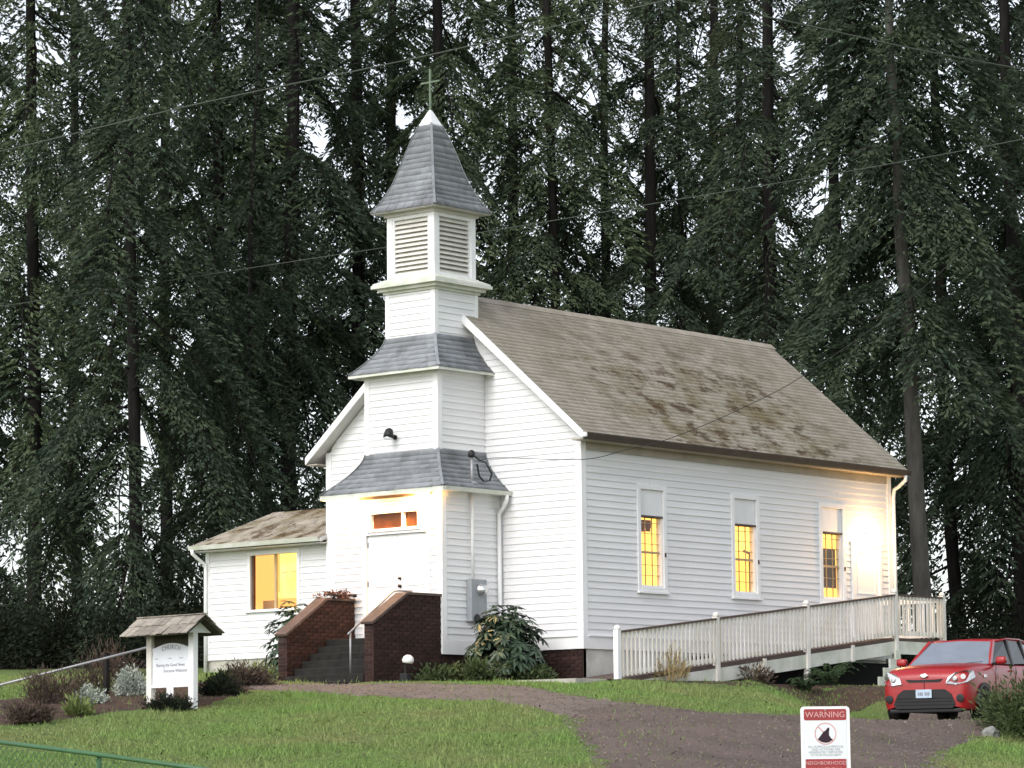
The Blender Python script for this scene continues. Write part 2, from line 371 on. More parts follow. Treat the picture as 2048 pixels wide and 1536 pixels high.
# bare forest floor under the trees
ribbon('forest_floor', [(72.5, -28), (73.5, -10), (75, 0), (75.5, 10), (74, 28)], [(175, -60), (178, -20), (180, 0), (178, 20), (175, 60)], 'forestfloor', .05, 40, 30, 12, .3)

# ------------------------------------------------------------------ the church
W, L_, ZE, ZR, OV = 6.762, 10.717, 3.894, 7.028, .315
PXR, PW, PD = -2.08, 2.93, 1.753
MXR, MW, MD = -2.452, 1.892, 1.429
TXR, TW, TYF, TD = -2.749, 1.272, -1.159, 1.267
CX = -W/2
church = empty('church', (0, 0, -.95), label='white clapboard church with louvered belfry, shingled spire and lit windows', cat='church')
OFF = Vector((0, 0, .95))
def part(mb, name, mt, parent=church, **k):
    o = mb.build(name, mt, parent, **k)
    if parent is church: o.location = OFF
    return o
# unit clapboard: length along x, overlapping at the bottom, thin at the top, outward = -y
def board_mesh():
    b = MB(); pr = [(0, 0), (-1, 0), (-1, .10), (-.25, 1.0), (0, 1.0)]
    vs = [(x, y, z) for x in (0, 1) for y, z in pr]; n = 5
    b.add(vs, [tuple(reversed(range(n))), tuple(range(n, 2*n))]+[(i, (i+1) % n, (i+1) % n+n, i+n) for i in range(n)])
    me = b.mesh('siding_board'); me.materials.append(MT['white'])
    bm = bmesh.new(); bm.from_mesh(me); bmesh.ops.recalc_face_normals(bm, faces=bm.faces); bm.to_mesh(me); bm.free(); return me
BOARD = board_mesh(); EXPO = .133; PROUD = .024
def cut(u0, u1, holes):
    seg = [(u0, u1)]
    for h0, h1 in holes:
        seg = [s for a, b in seg for s in ((a, min(b, h0)), (max(a, h1), b)) if s[1]-s[0] > .02]
    return seg
def siding(parent, org, rz, z0, z1, u0, u1, holes=(), clip=None, expo=EXPO):
    """clapboards on a wall: local x along the wall, outward -y; holes (u0,u1,z0,z1); clip(z)->(u0,u1)"""
    z = z0; M = Matrix.Translation(Vector(org)) @ Matrix.Rotation(rz, 4, 'Z')
    while z < z1-.02:
        h = min(expo, z1-z); hs = [(a-.001, b+.001) for a, b, c, d in holes if c < z+h*.6 and d > z+h*.4]
        segs = []
        for a, b in cut(u0, u1, hs):
            if b-a > 3.2 and not clip:
                c_ = random.uniform(a+1., b-1.); segs += [(a, c_-.0015), (c_+.0015, b)]
            else: segs.append((a, b))
        for a, b in segs:
            jit = random.uniform(-.004, .004)
            if clip:
                (l0, r0), (l1, r1) = clip(z), clip(z+h*1.12)
                la, ra = max(a, l0), min(b, r0); lb, rb = max(a, l1), min(b, r1)
                if ra-la < .03: continue
                if rb <= lb: lb = rb = (la+ra)/2
                if abs(lb-la) > .002 or abs(rb-ra) > .002:
                    q = MB(); t = h*1.12; pr = [(0, 0), (-1, 0), (-1, .10), (-.25, 1.), (0, 1.)]
                    vs = [((la+(lb-la)*zz) if s == 0 else (ra+(rb-ra)*zz), yy*PROUD, zz*t) for s in (0, 1) for yy, zz in pr]
                    q.add(vs, [tuple(reversed(range(5))), tuple(range(5, 10))]+[(i, (i+1) % 5, (i+1) % 5+5, i+5) for i in range(5)])
                    me = q.mesh('siding_board'); me.materials.append(MT['white'])
                    bm = bmesh.new(); bm.from_mesh(me); bmesh.ops.recalc_face_normals(bm, faces=bm.faces); bm.to_mesh(me); bm.free()
                    o = link('siding_board', me, parent); o.location = M @ Vector((0, 0, z)); o.rotation_euler = (0, 0, rz); continue
                a, b = la, ra
            o = link('siding_board', BOARD, parent)
            o.location = M @ Vector((a, 0, z)); o.rotation_euler = (random.uniform(-.006, .006), 0, rz); o.scale = (b-a, PROUD*random.uniform(.93, 1.07), h*1.12+jit)
        z += expo
def panel(name, org, rz, u0, u1, z0, z1, holes=(), th=.14, mt='white', parent=church, apex=None):
    """backing wall slab with rectangular openings; its outer face is 4 mm behind the boards"""
    M = Matrix.Translation(Vector(org)) @ Matrix.Rotation(rz, 4, 'Z'); mb = MB()
    us = sorted({u0, u1, *[h[0] for h in holes], *[h[1] for h in holes]})
    for a, b in zip(us[:-1], us[1:]):
        zz = [(z0, z1)]
        for h in holes:
            if h[0] < (a+b)/2 < h[1]: zz = [s for c, d in zz for s in ((c, min(d, h[2])), (max(c, h[3]), d)) if s[1]-s[0] > .005]
        for c, d in zz: mb.box(a, b, .004, th, c, d, M)
    if apex: mb.poly([M @ Vector((p[0], .004, p[1])) for p in apex], (M.to_3x3() @ Vector((0, th-.004, 0))))
    o = part(mb, name, mt, parent); return o
# ---- nave
rake = (ZR-ZE)/(W/2+OV)              # roof rise per metre
def roof_z(x): return ZR-rake*abs(x-CX)
WIN = [(1.82, 2.56), (4.95, 5.72), (8.09, 8.86)]; WZ0, WZ1 = 1.0, 2.39
DOOR = (9.27, 10.22, .15, 2.19)
holes_side = [(a-.10, b+.10, .88, 3.06) for a, b in WIN]+[(DOOR[0]-.1, DOOR[1]+.1, -.02, DOOR[3]+.1)]
wall_s = panel('side_wall', (0, 0, 0), R(90), 0, L_, -.27, 3.98, [(a, b, WZ0, WZ1) for a, b in WIN]+[DOOR])
siding(wall_s, (0, 0, 0), R(90), -.02, 3.60, .11, L_-.11, holes_side)
# frieze, corner boards, skirt
mb = MB(); mb.box(.000, .030, .11, L_-.11, 3.605, 4.0); part(mb, 'frieze_board', 'eaveshade')
for x, y in ((0, 0), (0, L_)):
    mb = MB(); s = -1 if y == 0 else 1
    mb.box(-.11, .036, min(y, y+s*.036), max(y, y+s*.036), -.27, 4.02)
    mb.box(-.0, .036, *( (.0, .11) if y == 0 else (L_-.11, L_)), -.27, 3.98); part(mb, 'corner_board', 'trim')
mb = MB(); mb.box(0, .033, .111, L_-.111, -.27, -.022); mb.box(.0, .06, .111, L_-.111, -.03, -.005); part(mb, 'skirt_board', 'trim')
wall_f = panel('front_wall', (-W, 0, 0), 0, 0, W, -.27, 3.98, apex=[(0, 3.981), (W, 3.981), (W/2, roof_z(CX)-.12)])
def gclip(z): 
    half = min(W/2-.11, (ZR-.12-z)/rake) if z > 3.5 else W/2-.11
    return (W/2-half, W/2+half)
siding(wall_f, (-W, 0, 0), 0, -.02, ZR-.2, .11, W-.11, [(CX+W-PW/2+.06-.12+0, PXR+W-.0, -1, 3.2), (MXR-MW+W, MXR+W, 3.0, 9)], gclip)
mb = MB(); mb.box(PXR+.04, -.111, -.033, 0, -.27, -.022); mb.box(PXR+.04, -.111, -.06, 0, -.03, -.005); part(mb, 'skirt_board', 'trim')
# far walls of the nave (turned away from the road)
mb = MB(); mb.box(-W, -W+.14, .15, L_, -.27, 3.98); mb.box(-W+.15, -.15, L_-.15, L_-.002, -.27, 3.98)
mb.poly([(-W, L_-.15, 3.981), (0, L_-.15, 3.981), (CX, L_-.15, ZR-.12)], (0, .14, 0)); part(mb, 'rear_wall', 'white')
mb = MB(); mb.box(-W-.036, -W+.11, -.036, -.002, -.27, 4.02); part(mb, 'corner_board', 'trim')
# foundation under the side: pale masonry
mb = MB(); mb.box(-.10, -.012, .02, L_, -1.3, -.272); part(mb, 'foundation', 'palewall')
# ---- bricks
def brick_mesh():
    me = MB().box(0, .203, -.012, .07, 0, .060).build('brick', 'brick', bevel=.004)
    m_ = me.data; bpy.data.objects.remove(me); return m_
BRK = brick_mesh()
def brick_field(parent, org, rz, u0, u1, z0, z1, clip=None):
    M = Matrix.Translation(Vector(org)) @ Matrix.Rotation(rz, 4, 'Z'); k = 0; z = z1-.066
    while z > z0-.06:
        u = u0-(.107 if k % 2 else 0)
        while u < u1-.03:
            a, b = max(u, u0), min(u+.203, u1)
            if clip: 
                ca, cb = clip(z+.03); a, b = max(a, ca), min(b, cb)
            if b-a > .04:
                o = link('brick', BRK, parent); o.location = M @ Vector((a, random.uniform(-.002, .003), z)); o.rotation_euler = (0, 0, rz); o.scale = ((b-a)/.203, 1, 1)
            u += .214
        z -= .0705; k += 1
mb = MB(); mb.box(PXR+.02, -.012, .012, .10, -1.3, -.272); bf = part(mb, 'brick_foundation', 'mortar')
brick_field(bf, (0, .012, 0), 0, PXR+.05, -.02, -.98, -.272)
mb = MB(); mb.box(PXR-.14, PXR-.03, -PD+.02, .0, -1.3, -.352); bf = part(mb, 'brick_foundation', 'mortar')
brick_field(bf, (PXR-.03, 0, 0), R(90), -PD+.03, -.01, -.98, -.352)
# ---- windows of the nave
def nave_window(y0, y1, extra):
    win = empty('window', (0, 0, 0)); win.parent = church; win.location = OFF
    P = lambda mb, n, mt, **k: mb.build(n, mt, win, **k)
    f = MB()
    f.box(.004, .045, y0-.10, y0, .90, 3.04).box(.004, .045, y1, y1+.10, .90, 3.04).box(.004, .045, y0, y1, 2.945, 3.04)
    P(f, 'casing', 'trim', bevel=.004)
    P(MB().box(.003, .085, y0-.13, y1+.13, .868, .905), 'sill', 'trim', bevel=.006)
    P(MB().box(.003, .05, y0, y1, .91, .995), 'apron', 'trim', bevel=.004)
    # blank panel of three boards over the sash, set back in the casing
    bp = MB().box(-.03, -.012, y0, y1, 2.43, 2.944).build('blank_panel', 'white', win)
    j = MB()
    j.box(-.13, .004, y0-.001, y0+.035, WZ0, WZ1).box(-.13, .004, y1-.035, y1+.001, WZ0, WZ1).box(-.13, .012, y0, y1, WZ0-.004, WZ0+.035)
    P(j, 'jamb', 'trim')
    P(MB().box(-.10, .02, y0, y1, 2.39, 2.428), 'head_rail', 'cope')
    # sashes
    s = MB(); zm = (WZ0+WZ1)/2-.02
    P(MB().box(-.085, -.05, y0+.035, y1-.035, zm, zm+.045), 'meeting_rail', 'warmbar')
    for k in (1, 2): P(MB().box(-.080, -.058, y0+.035+k*(y1-y0-.07)/3-.006, y0+.035+k*(y1-y0-.07)/3+.006, WZ0+.03, WZ1), 'muntin', 'warmbar')
    for k in range(1, 7):
        if k == 3: continue
        z = WZ0+.03+k*(WZ1-WZ0-.03)/6.5; P(MB().box(-.079, -.059, y0+.035, y1-.035, z-.006, z+.006), 'muntin', 'warmbar')
    P(MB().box(-.072, -.067, y0+.036, y1-.036, WZ0+.03, WZ1), 'pane', 'glass')
    # the lit room seen through the pane
    r = MB(); d0, d1 = -.95, -.13
    r.add([(d0, y0-.5, .6), (d0, y1+.9, .6), (d0, y1+.9, 2.9), (d0, y0-.5, 2.9)], [(0, 1, 2, 3)])
    r.add([(d1-.02, y1+.9, .6), (d1-.02, y1+.9, 2.9), (d0, y1+.9, 2.9), (d0, y1+.9, .6)], [(0, 1, 2, 3)])
    P(r, 'lit_interior', 'warm', fixn=False)
    extra(win, y0, y1)
def ex1(w_, y0, y1):
    MB().box(-.20, -.18, y0+.22, y0+.60, 2.20, 2.36).box(-.20, -.18, y0+.26, y0+.39, 2.12, 2.2).box(-.20, -.18, y0+.45, y0+.58, 2.13, 2.2).build('hanging_cloth', 'drape', w_)
def ex2(w_, y0, y1):
    m_ = MB().box(-.26, -.22, y1+.10, y1+.16, .75, 1.9); m_.bar((-.24, y1+.13, 1.86), (-.24, y1-.10, 1.90), .03, .045); m_.build('stand_pole', 'wood', w_)
def ex3(w_, y0, y1):
    o3 = y0+.27
    m_ = MB().box(-.24, -.22, o3, o3+.56, 1.26, 2.10); m_.build('framed_picture', 'cope', w_)
    rr = random.Random(4); q = MB()
    for k in range(16):
        y, z = rr.uniform(o3+.03, o3+.46), rr.uniform(1.30, 2.0); q.box(-.217, -.214+.0005*k, y, y+rr.uniform(.03, .12), z, z+rr.uniform(.03, .14))
    q.box(-.218, -.205, o3+.47, o3+.56, 1.26, 1.72)
    q.build('picture_marks', 'wood', w_)
for (a, b), e in zip(WIN, (ex1, ex2, ex3)): nave_window(a, b, e)
# small sash handles seen at the side of each window
for a, b in WIN:
    mb = MB().box(.046, .07, b+.005, b+.035, 1.62, 1.70); part(mb, 'window_catch', 'gutter')
# side door
dr = empty('side_door'); dr.parent = church; dr.location = OFF
f = MB().box(.003, .05, DOOR[0]-.10, DOOR[0], -.02, DOOR[3]+.10).box(.003, .05, DOOR[1], DOOR[1]+.10, -.02, DOOR[3]+.10).box(.003, .05, DOOR[0], DOOR[1], DOOR[3], DOOR[3]+.10).box(.003, .07, DOOR[0]-.1, DOOR[1]+.1, .115, .15)
f.build('door_casing', 'trim', dr, bevel=.004)
MB().box(-.06, .012, DOOR[0]+.004, DOOR[1]-.004, .155, DOOR[3]-.004).build('door_leaf', 'trim', dr)
for z0, z1 in ((.3, 1.0), (1.15, 2.05)):
    MB().box(.013, .026, DOOR[0]+.13, DOOR[0]+.15, z0, z1).box(.013, .026, DOOR[1]-.15, DOOR[1]-.13, z0, z1).box(.013, .026, DOOR[0]+.15, DOOR[1]-.15, z0, z0+.02).box(.013, .026, DOOR[0]+.15, DOOR[1]-.15, z1-.02, z1).build('panel_moulding', 'trim', dr)
MB().lathe([(.02, 0), (.03, .02), (.03, .04), (.015, .055)], M=Matrix.Translation((.013, DOOR[1]-.07, 1.1)) @ Matrix.Rotation(R(90), 4, 'Y'), n=10).build('door_knob', 'pipe', dr)
# ---- shingle courses
def shingle_plane(P0, U, V_, lu, lv, expo, wtab, name, mt, parent, seed, thick=.010):
    """P0 lower corner, U along eave, V up the slope; joined tabs with jitter"""
    rr = random.Random(seed); U, V_ = Vector(U).normalized(), Vector(V_).normalized(); Nn = U.cross(V_); vs = []; fs = []
    if Nn.z < 0: Nn = -Nn
    k = 0; v = 0.
    while v < lv-.01:
        h = min(expo*1.15, lv-v); u = -rr.uniform(0, wtab); 
        while u < lu:
            a, b = max(u, 0)+.003, min(u+wtab, lu)-.003
            if b-a > .02:
                d = rr.uniform(-.006, .006); t = thick*rr.uniform(.7, 1.4); i = len(vs)
                for (uu, vv, nn) in ((a, v+d, .004), (b, v+d, .004), (b, v+d, .004+t), (a, v+d, .004+t), (b, v+h, .003), (a, v+h, .003)):
                    vs.append(tuple(Vector(P0)+U*uu+V_*vv+Nn*nn))
                fs += [(i, i+1, i+2, i+3), (i+3, i+2, i+4, i+5)]
            u += wtab*rr.uniform(.96, 1.04)
        v += expo; k += 1
    me = quads(name, vs, fs, mt); o = link(name, me, parent); tag(o, kind='stuff'); return o
slope = Vector((-1, 0, rake)).normalized(); sl_len = (W/2+OV)*math.sqrt(1+rake*rake)
def nave_roof(side):
    s = 1 if side > 0 else -1; e = CX+s*(W/2+OV)
    mb = MB(); t = .10
    mb.poly([(e, -OV, ZE), (e, L_+OV, ZE), (CX, L_+OV, ZR), (CX, -OV, ZR)], (0, 0, -t)); o = part(mb, 'nave_roof', 'soffit')
    shingle_plane((e+s*.03, -OV-.012, ZE-rake*.03), (0, 1, 0), (-s, 0, rake), L_+2*OV+.024, sl_len+.03, .135, .31, 'shingle_courses', 'moss', o, 21+side, .0025)
    return o
nave_roof(1); nave_roof(-1)
mb = MB()
for i in range(38):
    y = -OV-.02+i*.302; mb.poly([(CX-.14, y, ZR-.14*rake+.02), (CX, y, ZR+.026+random.uniform(0, .006)), (CX+.14, y, ZR-.14*rake+.02)], (0, .295, 0))
part(mb, 'ridge_cap', 'moss')
for s in (1, -1):
    e = CX+s*(W/2+OV)
    q = MB(); q.poly([(e+s*.01, -OV-.04, ZE-.12), (e+s*.01, -OV-.04, ZE+.03), (CX, -OV-.04, ZR+.03), (CX, -OV-.04, ZR-.17)], (0, .036, 0)); part(q, 'bargeboard', 'trim')
    q = MB(); q.poly([(e, L_+OV+.004, ZE-.12), (e, L_+OV+.004, ZE-.02), (CX, L_+OV+.004, ZR-.02), (CX, L_+OV+.004, ZR-.17)], (0, .036, 0)); part(q, 'bargeboard', 'trim')
    # boxed eave: flat soffit and brown gutter
    q = MB(); x0, x1 = sorted((CX+s*(W/2), e)); q.box(x0+(.031 if s > 0 else 0), x1-(.031 if s < 0 else 0), -OV+.0, L_+OV, ZE-.135, ZE-.112); part(q, 'soffit', 'eaveshade')
    q = MB(); g0 = e+s*.002
    pr = [(0, -.12), (s*.07, -.12), (s*.105, -.02), (s*.105, .0), (s*.09, .0), (s*.06, -.105), (0, -.105)]
    q.poly([(g0+dx, -OV+.02, ZE-.0+dz) for dx, dz in pr], (0, L_+2*OV-.04, 0)); part(q, 'gutter', 'gutter')
# eave return at the front right
mb = MB(); mb.lathe([(.0, -.05), (.05, -.04), (.055, 0), (.04, .045), (0, .05)], (OV+.05, -OV-.01, ZE-.05), 10); part(mb, 'gutter_end_cap', 'trim')
# downspout at the far corner
mb = MB(); mb.tube([(OV+.05, L_+.12, ZE-.12), (OV+.05, L_+.12, ZE-.22), (.19, L_+.10, ZE-.36), (.09, L_+.08, ZE-.42), (.075, L_+.06, ZE-.60), (.075, L_+.06, -.6)], .042, 8); part(mb, 'downspout', 'trim', smooth=True)

# ---- entrance porch
DX0, DX1 = -4.06, -2.45
TR = (-3.93, -2.69, 2.17, 2.47)
holesP = [(DX0-.09, DX1+.09, -.4, 2.12), (TR[0]-.07, TR[1]+.07, TR[2]-.06, TR[3]+.06)]
po = (PXR-PW, -PD, 0)
tr_ = lambda h: (h[0]-po[0], h[1]-po[0], h[2], h[3])
wall_p = panel('porch_front_wall', po, 0, 0, PW, -.35, 2.86, [tr_((DX0, DX1, -.4, 2.06)), tr_(TR)])
siding(wall_p, po, 0, -.02, 2.70, .10, PW-.10, [tr_(h) for h in holesP])
mb = MB(); mb.box(PXR-PW+.10, PXR-.10, -PD-.03, -PD, 2.705, 2.86); part(mb, 'frieze_board', 'trim')
wall_ps = panel('porch_side_wall', (PXR, -PD, 0), R(90), .145, PD, -.35, 2.86)
siding(wall_ps, (PXR, -PD, 0), R(90), -.09, 2.70, .10, PD-.03)
mb = MB(); mb.box(PXR, PXR+.03, -PD+.1, -.03, 2.705, 2.86); part(mb, 'frieze_board', 'trim')
mb = MB(); mb.box(PXR-PW, PXR-PW+.14, -PD+.145, 0, -.35, 2.86); part(mb, 'porch_side_wall', 'white')
for x in (PXR-PW, PXR):
    s = 1 if x == PXR else -1
    mb = MB(); mb.box(min(x, x+s*.034), max(x, x+s*.034), -PD-.034, -PD+.10, -.35, 2.86); a, b = sorted((x, x-s*.10)); mb.box(a, b, -PD-.034, -PD, -.35, 2.86); part(mb, 'corner_board', 'trim')
mb = MB(); mb.box(PXR, PXR+.032, -PD+.101, -.03, -.35, -.092); part(mb, 'skirt_board', 'trim')
# doors
dd = empty('entrance_door'); dd.parent = church; dd.location = OFF
MB().box(DX0-.09, DX0, -PD-.04, -PD+.01, -.02, 2.12).box(DX1, DX1+.09, -PD-.04, -PD+.01, -.02, 2.12).box(DX0, DX1, -PD-.04, -PD+.01, 2.05, 2.12).build('door_casing', 'trim', dd, bevel=.004)
xc = (DX0+DX1)/2
for x0, x1, hx in ((DX0+.006, xc-.003, DX0+.02), (xc+.003, DX1-.006, DX1-.02)):
    MB().box(x0, x1, -PD+.02, -PD+.065, .0, 2.045).build('door_leaf', 'trim', dd, bevel=.003)
    for z0, z1 in ((.18, .85), (1.02, 1.88)):
        MB().box(x0+.12, x1-.12, -PD+.006, -PD+.019, z0, z1).build('door_panel', 'trim', dd, bevel=.006)
    for z in (.25, 1.05, 1.82): MB().box(hx-.012, hx+.012, -PD-.0, -PD+.019, z, z+.1).build('hinge', 'pipe', dd)
for z, r_ in ((1.02, .034), (1.17, .028)):
    MB().lathe([(r_*.9, 0), (r_, .015), (r_*.6, .03), (r_, .05), (r_*.6, .07)], M=Matrix.Translation((xc+.07, -PD+.019, z)) @ Matrix.Rotation(R(90), 4, 'X'), n=12).build('door_knob', 'black', dd)
# transom
tw = empty('transom_window'); tw.parent = church; tw.location = OFF
MB().box(TR[0]-.07, TR[0], -PD-.035, -PD+.02, TR[2]-.06, TR[3]+.06).box(TR[1], TR[1]+.07, -PD-.035, -PD+.02, TR[2]-.06, TR[3]+.06).box(TR[0], TR[1], -PD-.035, -PD+.02, TR[3], TR[3]+.06).build('casing', 'trim', tw)
MB().box(TR[0]-.10, TR[1]+.10, -PD-.07, -PD+.02, TR[2]-.06, TR[2]).build('sill', 'trim', tw)
MB().box(-3.13, -3.06, -PD-.01, -PD+.05, TR[2], TR[3]).build('mullion', 'trim', tw)
for a, b in ((TR[0], -3.13), (-3.06, TR[1])): MB().box(a, b, -PD+.06, -PD+.07, TR[2], TR[3]).build('pane', 'amber', tw)
# ---- tower tiers: walls
wall_m = panel('tower_front_wall', (MXR-MW, -MD, 0), 0, 0, MW, 3.3, 5.30)
siding(wall_m, (MXR-MW, -MD, 0), 0, 3.45, 5.16, .09, MW-.09)
wall_ms = panel('tower_side_wall', (MXR, -MD, 0), R(90), .145, MD, 3.3, 5.30)
siding(wall_ms, (MXR, -MD, 0), R(90), 3.45, 5.16, .09, MD-.03)
mb = MB(); mb.box(MXR-MW, MXR-MW+.14, -MD+.145, 0, 3.3, 5.30); part(mb, 'tower_side_wall', 'white')
for x in (MXR-MW, MXR):
    s = 1 if x == MXR else -1
    mb = MB(); mb.box(min(x, x+s*.034), max(x, x+s*.034), -MD-.034, -MD+.09, 3.4, 5.27); a, b = sorted((x, x-s*.09)); mb.box(a, b, -MD-.034, -MD, 3.4, 5.27); part(mb, 'corner_board', 'trim')
mb = MB(); mb.box(MXR-MW+.09, MXR-.09, -MD-.03, -MD, 5.16, 5.27); mb.box(MXR, MXR+.03, -MD+.09, -.03, 5.16, 5.27); part(mb, 'frieze_board', 'trim')
wall_t = panel('tower_front_wall', (TXR-TW, TYF, 0), 0, 0, TW, 5.7, 6.99)
siding(wall_t, (TXR-TW, TYF, 0), 0, 5.95, 6.95, .08, TW-.08)
wall_ts = panel('tower_side_wall', (TXR, TYF, 0), R(90), .145, TD-.145, 5.7, 6.99)
siding(wall_ts, (TXR, TYF, 0), R(90), 5.95, 6.95, .08, TD-.08)
mb = MB(); mb.box(TXR-TW, TXR-TW+.14, TYF+.145, TYF+TD-.145, 5.7, 6.99); mb.box(TXR-TW, TXR, TYF+TD-.145, TYF+TD, 5.7, 6.99); part(mb, 'tower_back_wall', 'white')
for x in (TXR-TW, TXR):
    s = 1 if x == TXR else -1
    mb = MB(); mb.box(min(x, x+s*.03), max(x, x+s*.03), TYF-.03, TYF+.08, 5.9, 6.98); a, b = sorted((x, x-s*.08)); mb.box(a, b, TYF-.03, TYF, 5.9, 6.98); part(mb, 'corner_board', 'trim')
mb = MB(); mb.box(TXR, TXR+.03, TYF+TD-.08, TYF+TD+.02, 5.9, 6.98); part(mb, 'corner_board', 'trim')
# ---- flared hipped skirts of shingle
def rect_lerp(a, b, t): return tuple(p+(q-p)*t for p, q in zip(a, b))
def hip_skirt(name, lower, upper, z0, z1, power, nc, wtab, seed, sides='frl', mt='slate'):
    """rects (x0,x1,y0,y1); concave flare"""
    rr = random.Random(seed); vs = []; fs = []; under = MB()
    prof = []
    for i in range(nc+1):
        h = i/nc; prof.append((rect_lerp(upper, lower, (1-h)**power), z0+(z1-z0)*h))
    for i in range(nc):
        (ra, za), (rb, zb) = prof[i], prof[i+1]
        for sd in sides:
            def pt(r, z, u, o):
                x0, x1, y0, y1 = r
                if sd == 'f': return (x0+(x1-x0)*u, y0-o, z)
                if sd == 'b': return (x1+(x0-x1)*u, y1+o, z)
                if sd == 'r': return (x1+o, y0+(y1-y0)*u, z)
                return (x0-o, y1+(y0-y1)*u, z)
            ln = (ra[1]-ra[0]) if sd in 'fb' else (ra[3]-ra[2]); n = max(1, round(ln/wtab)); off = rr.random()/n
            us = [0]+[min(1, max(0, (j+off)/n)) for j in range(n)]+[1]; us = sorted(set(us))
            for u0, u1 in zip(us[:-1], us[1:]):
                if u1-u0 < .01: continue
                g = .002/ln; t = .006*rr.uniform(.6, 1.6); dz = rr.uniform(-.004, .004)-.012; k = len(vs)
                vs.extend([pt(ra, za+dz, u0+g, .002), pt(ra, za+dz, u1-g, .002), pt(ra, za+dz+.003, u1-g, .004+t), pt(ra, za+dz+.003, u0+g, .004+t), pt(rb, zb, u1-g, .002), pt(rb, zb, u0+g, .002)])
                fs.extend([(k, k+1, k+2, k+3), (k+3, k+2, k+4, k+5)])
        x0, x1, y0, y1 = ra; X0, X1, Y0, Y1 = rb
        under.add([(x0, y0, za-.012), (x1, y0, za-.012), (x1, y1, za-.012), (x0, y1, za-.012), (X0, Y0, zb-.012), (X1, Y0, zb-.012), (X1, Y1, zb-.012), (X0, Y1, zb-.012)], [(0, 1, 5, 4), (1, 2, 6, 5), (2, 3, 7, 6), (3, 0, 4, 7)])
    o = part(under, name, 'slate', fixn=False)
    me = quads('shingle_courses', vs, fs, mt); q = link('shingle_courses', me, o); tag(q, kind='stuff')
    # hip caps
    for ix, iy in ((0, 2), (1, 2)) + (((0, 3), (1, 3)) if 'b' in sides else ()):
        cap = MB()
        for i in range(nc):
            (ra, za), (rb, zb) = prof[i], prof[i+1]; a = Vector((ra[ix], ra[iy], za+.012)); b = Vector((rb[ix], rb[iy], zb+.012))
            cap.bar(a, b, .06, .014)
        cap.build('hip_cap', mt, o)['kind'] = 'stuff'
    return o
E0 = .27
lowP = (PXR-PW-.08, PXR+E0, -PD-E0, -.002); upP = (MXR-MW-.03, MXR+.03, -MD-.03, -.002)
hip_skirt('porch_roof', lowP, upP, 2.90, 3.70, 1.55, 8, .26, 31)
mb = MB(); x0, x1, y0, y1 = lowP
mb.box(x0, x1, y0, y0+.03, 2.80, 2.895).box(x1-.03, x1, y0+.031, y1, 2.80, 2.895).box(x0, x0+.03, y0+.031, y1, 2.80, 2.895); part(mb, 'fascia', 'greenwhite')
mb = MB(); mb.box(x0+.03, x1-.03, y0+.031, -PD-.035, 2.865, 2.88).box(PXR+.035, x1-.031, -PD-.034, y1, 2.865, 2.88).box(x0+.031, PXR-PW-.035, -PD-.034, y1, 2.865, 2.88); part(mb, 'soffit', 'soffit')
mb = MB(); pr = [(0, -.09), (.06, -.09), (.085, -.01), (.075, -.01), (.055, -.078), (0, -.078)]
mb.poly([(x1+.002+dx, y0+.0, 2.895+dz) for dx, dz in pr], (0, y1-y0-.02, 0)); part(mb, 'gutter', 'greenwhite')
mb = MB(); gx = x1+.04; mb.tube([(gx, -.16, 2.81), (gx, -.16, 2.72), (gx-.10, -.14, 2.58), (PXR+.075, -.12, 2.46), (PXR+.075, -.12, 2.3), (PXR+.075, -.12, -.45), (PXR+.16, -.15, -.6)], .043, 8); part(mb, 'downspout', 'trim', smooth=True)
lowM = (MXR-MW-.26, MXR+.27, -MD-.27, -.002); upM = (TXR-TW-.03, TXR+.03, TYF-.03, -.002)
hip_skirt('tower_skirt_roof', lowM, upM, 5.30, 6.04, 1.5, 7, .26, 32)
x0, x1, y0, y1 = lowM
mb = MB(); mb.box(x0, x1, y0, y0+.025, 5.235, 5.295).box(x1-.025, x1, y0+.026, y1, 5.235, 5.295).box(x0, x0+.025, y0+.026, y1, 5.235, 5.295); part(mb, 'fascia', 'greenwhite')
mb = MB(); mb.box(x0+.025, x1-.025, y0+.026, -MD-.035, 5.272, 5.284).box(MXR+.035, x1-.026, -MD-.034, y1, 5.272, 5.284).box(x0+.026, MXR-MW-.035, -MD-.034, y1, 5.272, 5.284); part(mb, 'soffit', 'soffit')
# cornice under the belfry
tx0, tx1, ty0, ty1 = TXR-TW, TXR, TYF, TYF+TD
mb = MB()
for o_, z0, z1 in ((.06, 6.93, 6.985), (.14, 6.985, 7.05), (.235, 7.05, 7.115), (.21, 7.115, 7.15)): mb.box(tx0-o_, tx1+o_, ty0-o_, ty1+o_, z0, z1)
mb.add([(tx0-.205, ty0-.205, 7.15), (tx1+.205, ty0-.205, 7.15), (tx1+.205, ty1+.205, 7.15), (tx0-.205, ty1+.205, 7.15), (tx0-.03, ty0-.03, 7.235), (tx1+.03, ty0-.03, 7.235), (tx1+.03, ty1+.03, 7.235), (tx0-.03, ty1+.03, 7.235)], [(0, 1, 5, 4), (1, 2, 6, 5), (2, 3, 7, 6), (3, 0, 4, 7), (4, 5, 6, 7)])
part(mb, 'cornice', 'greenwhite')
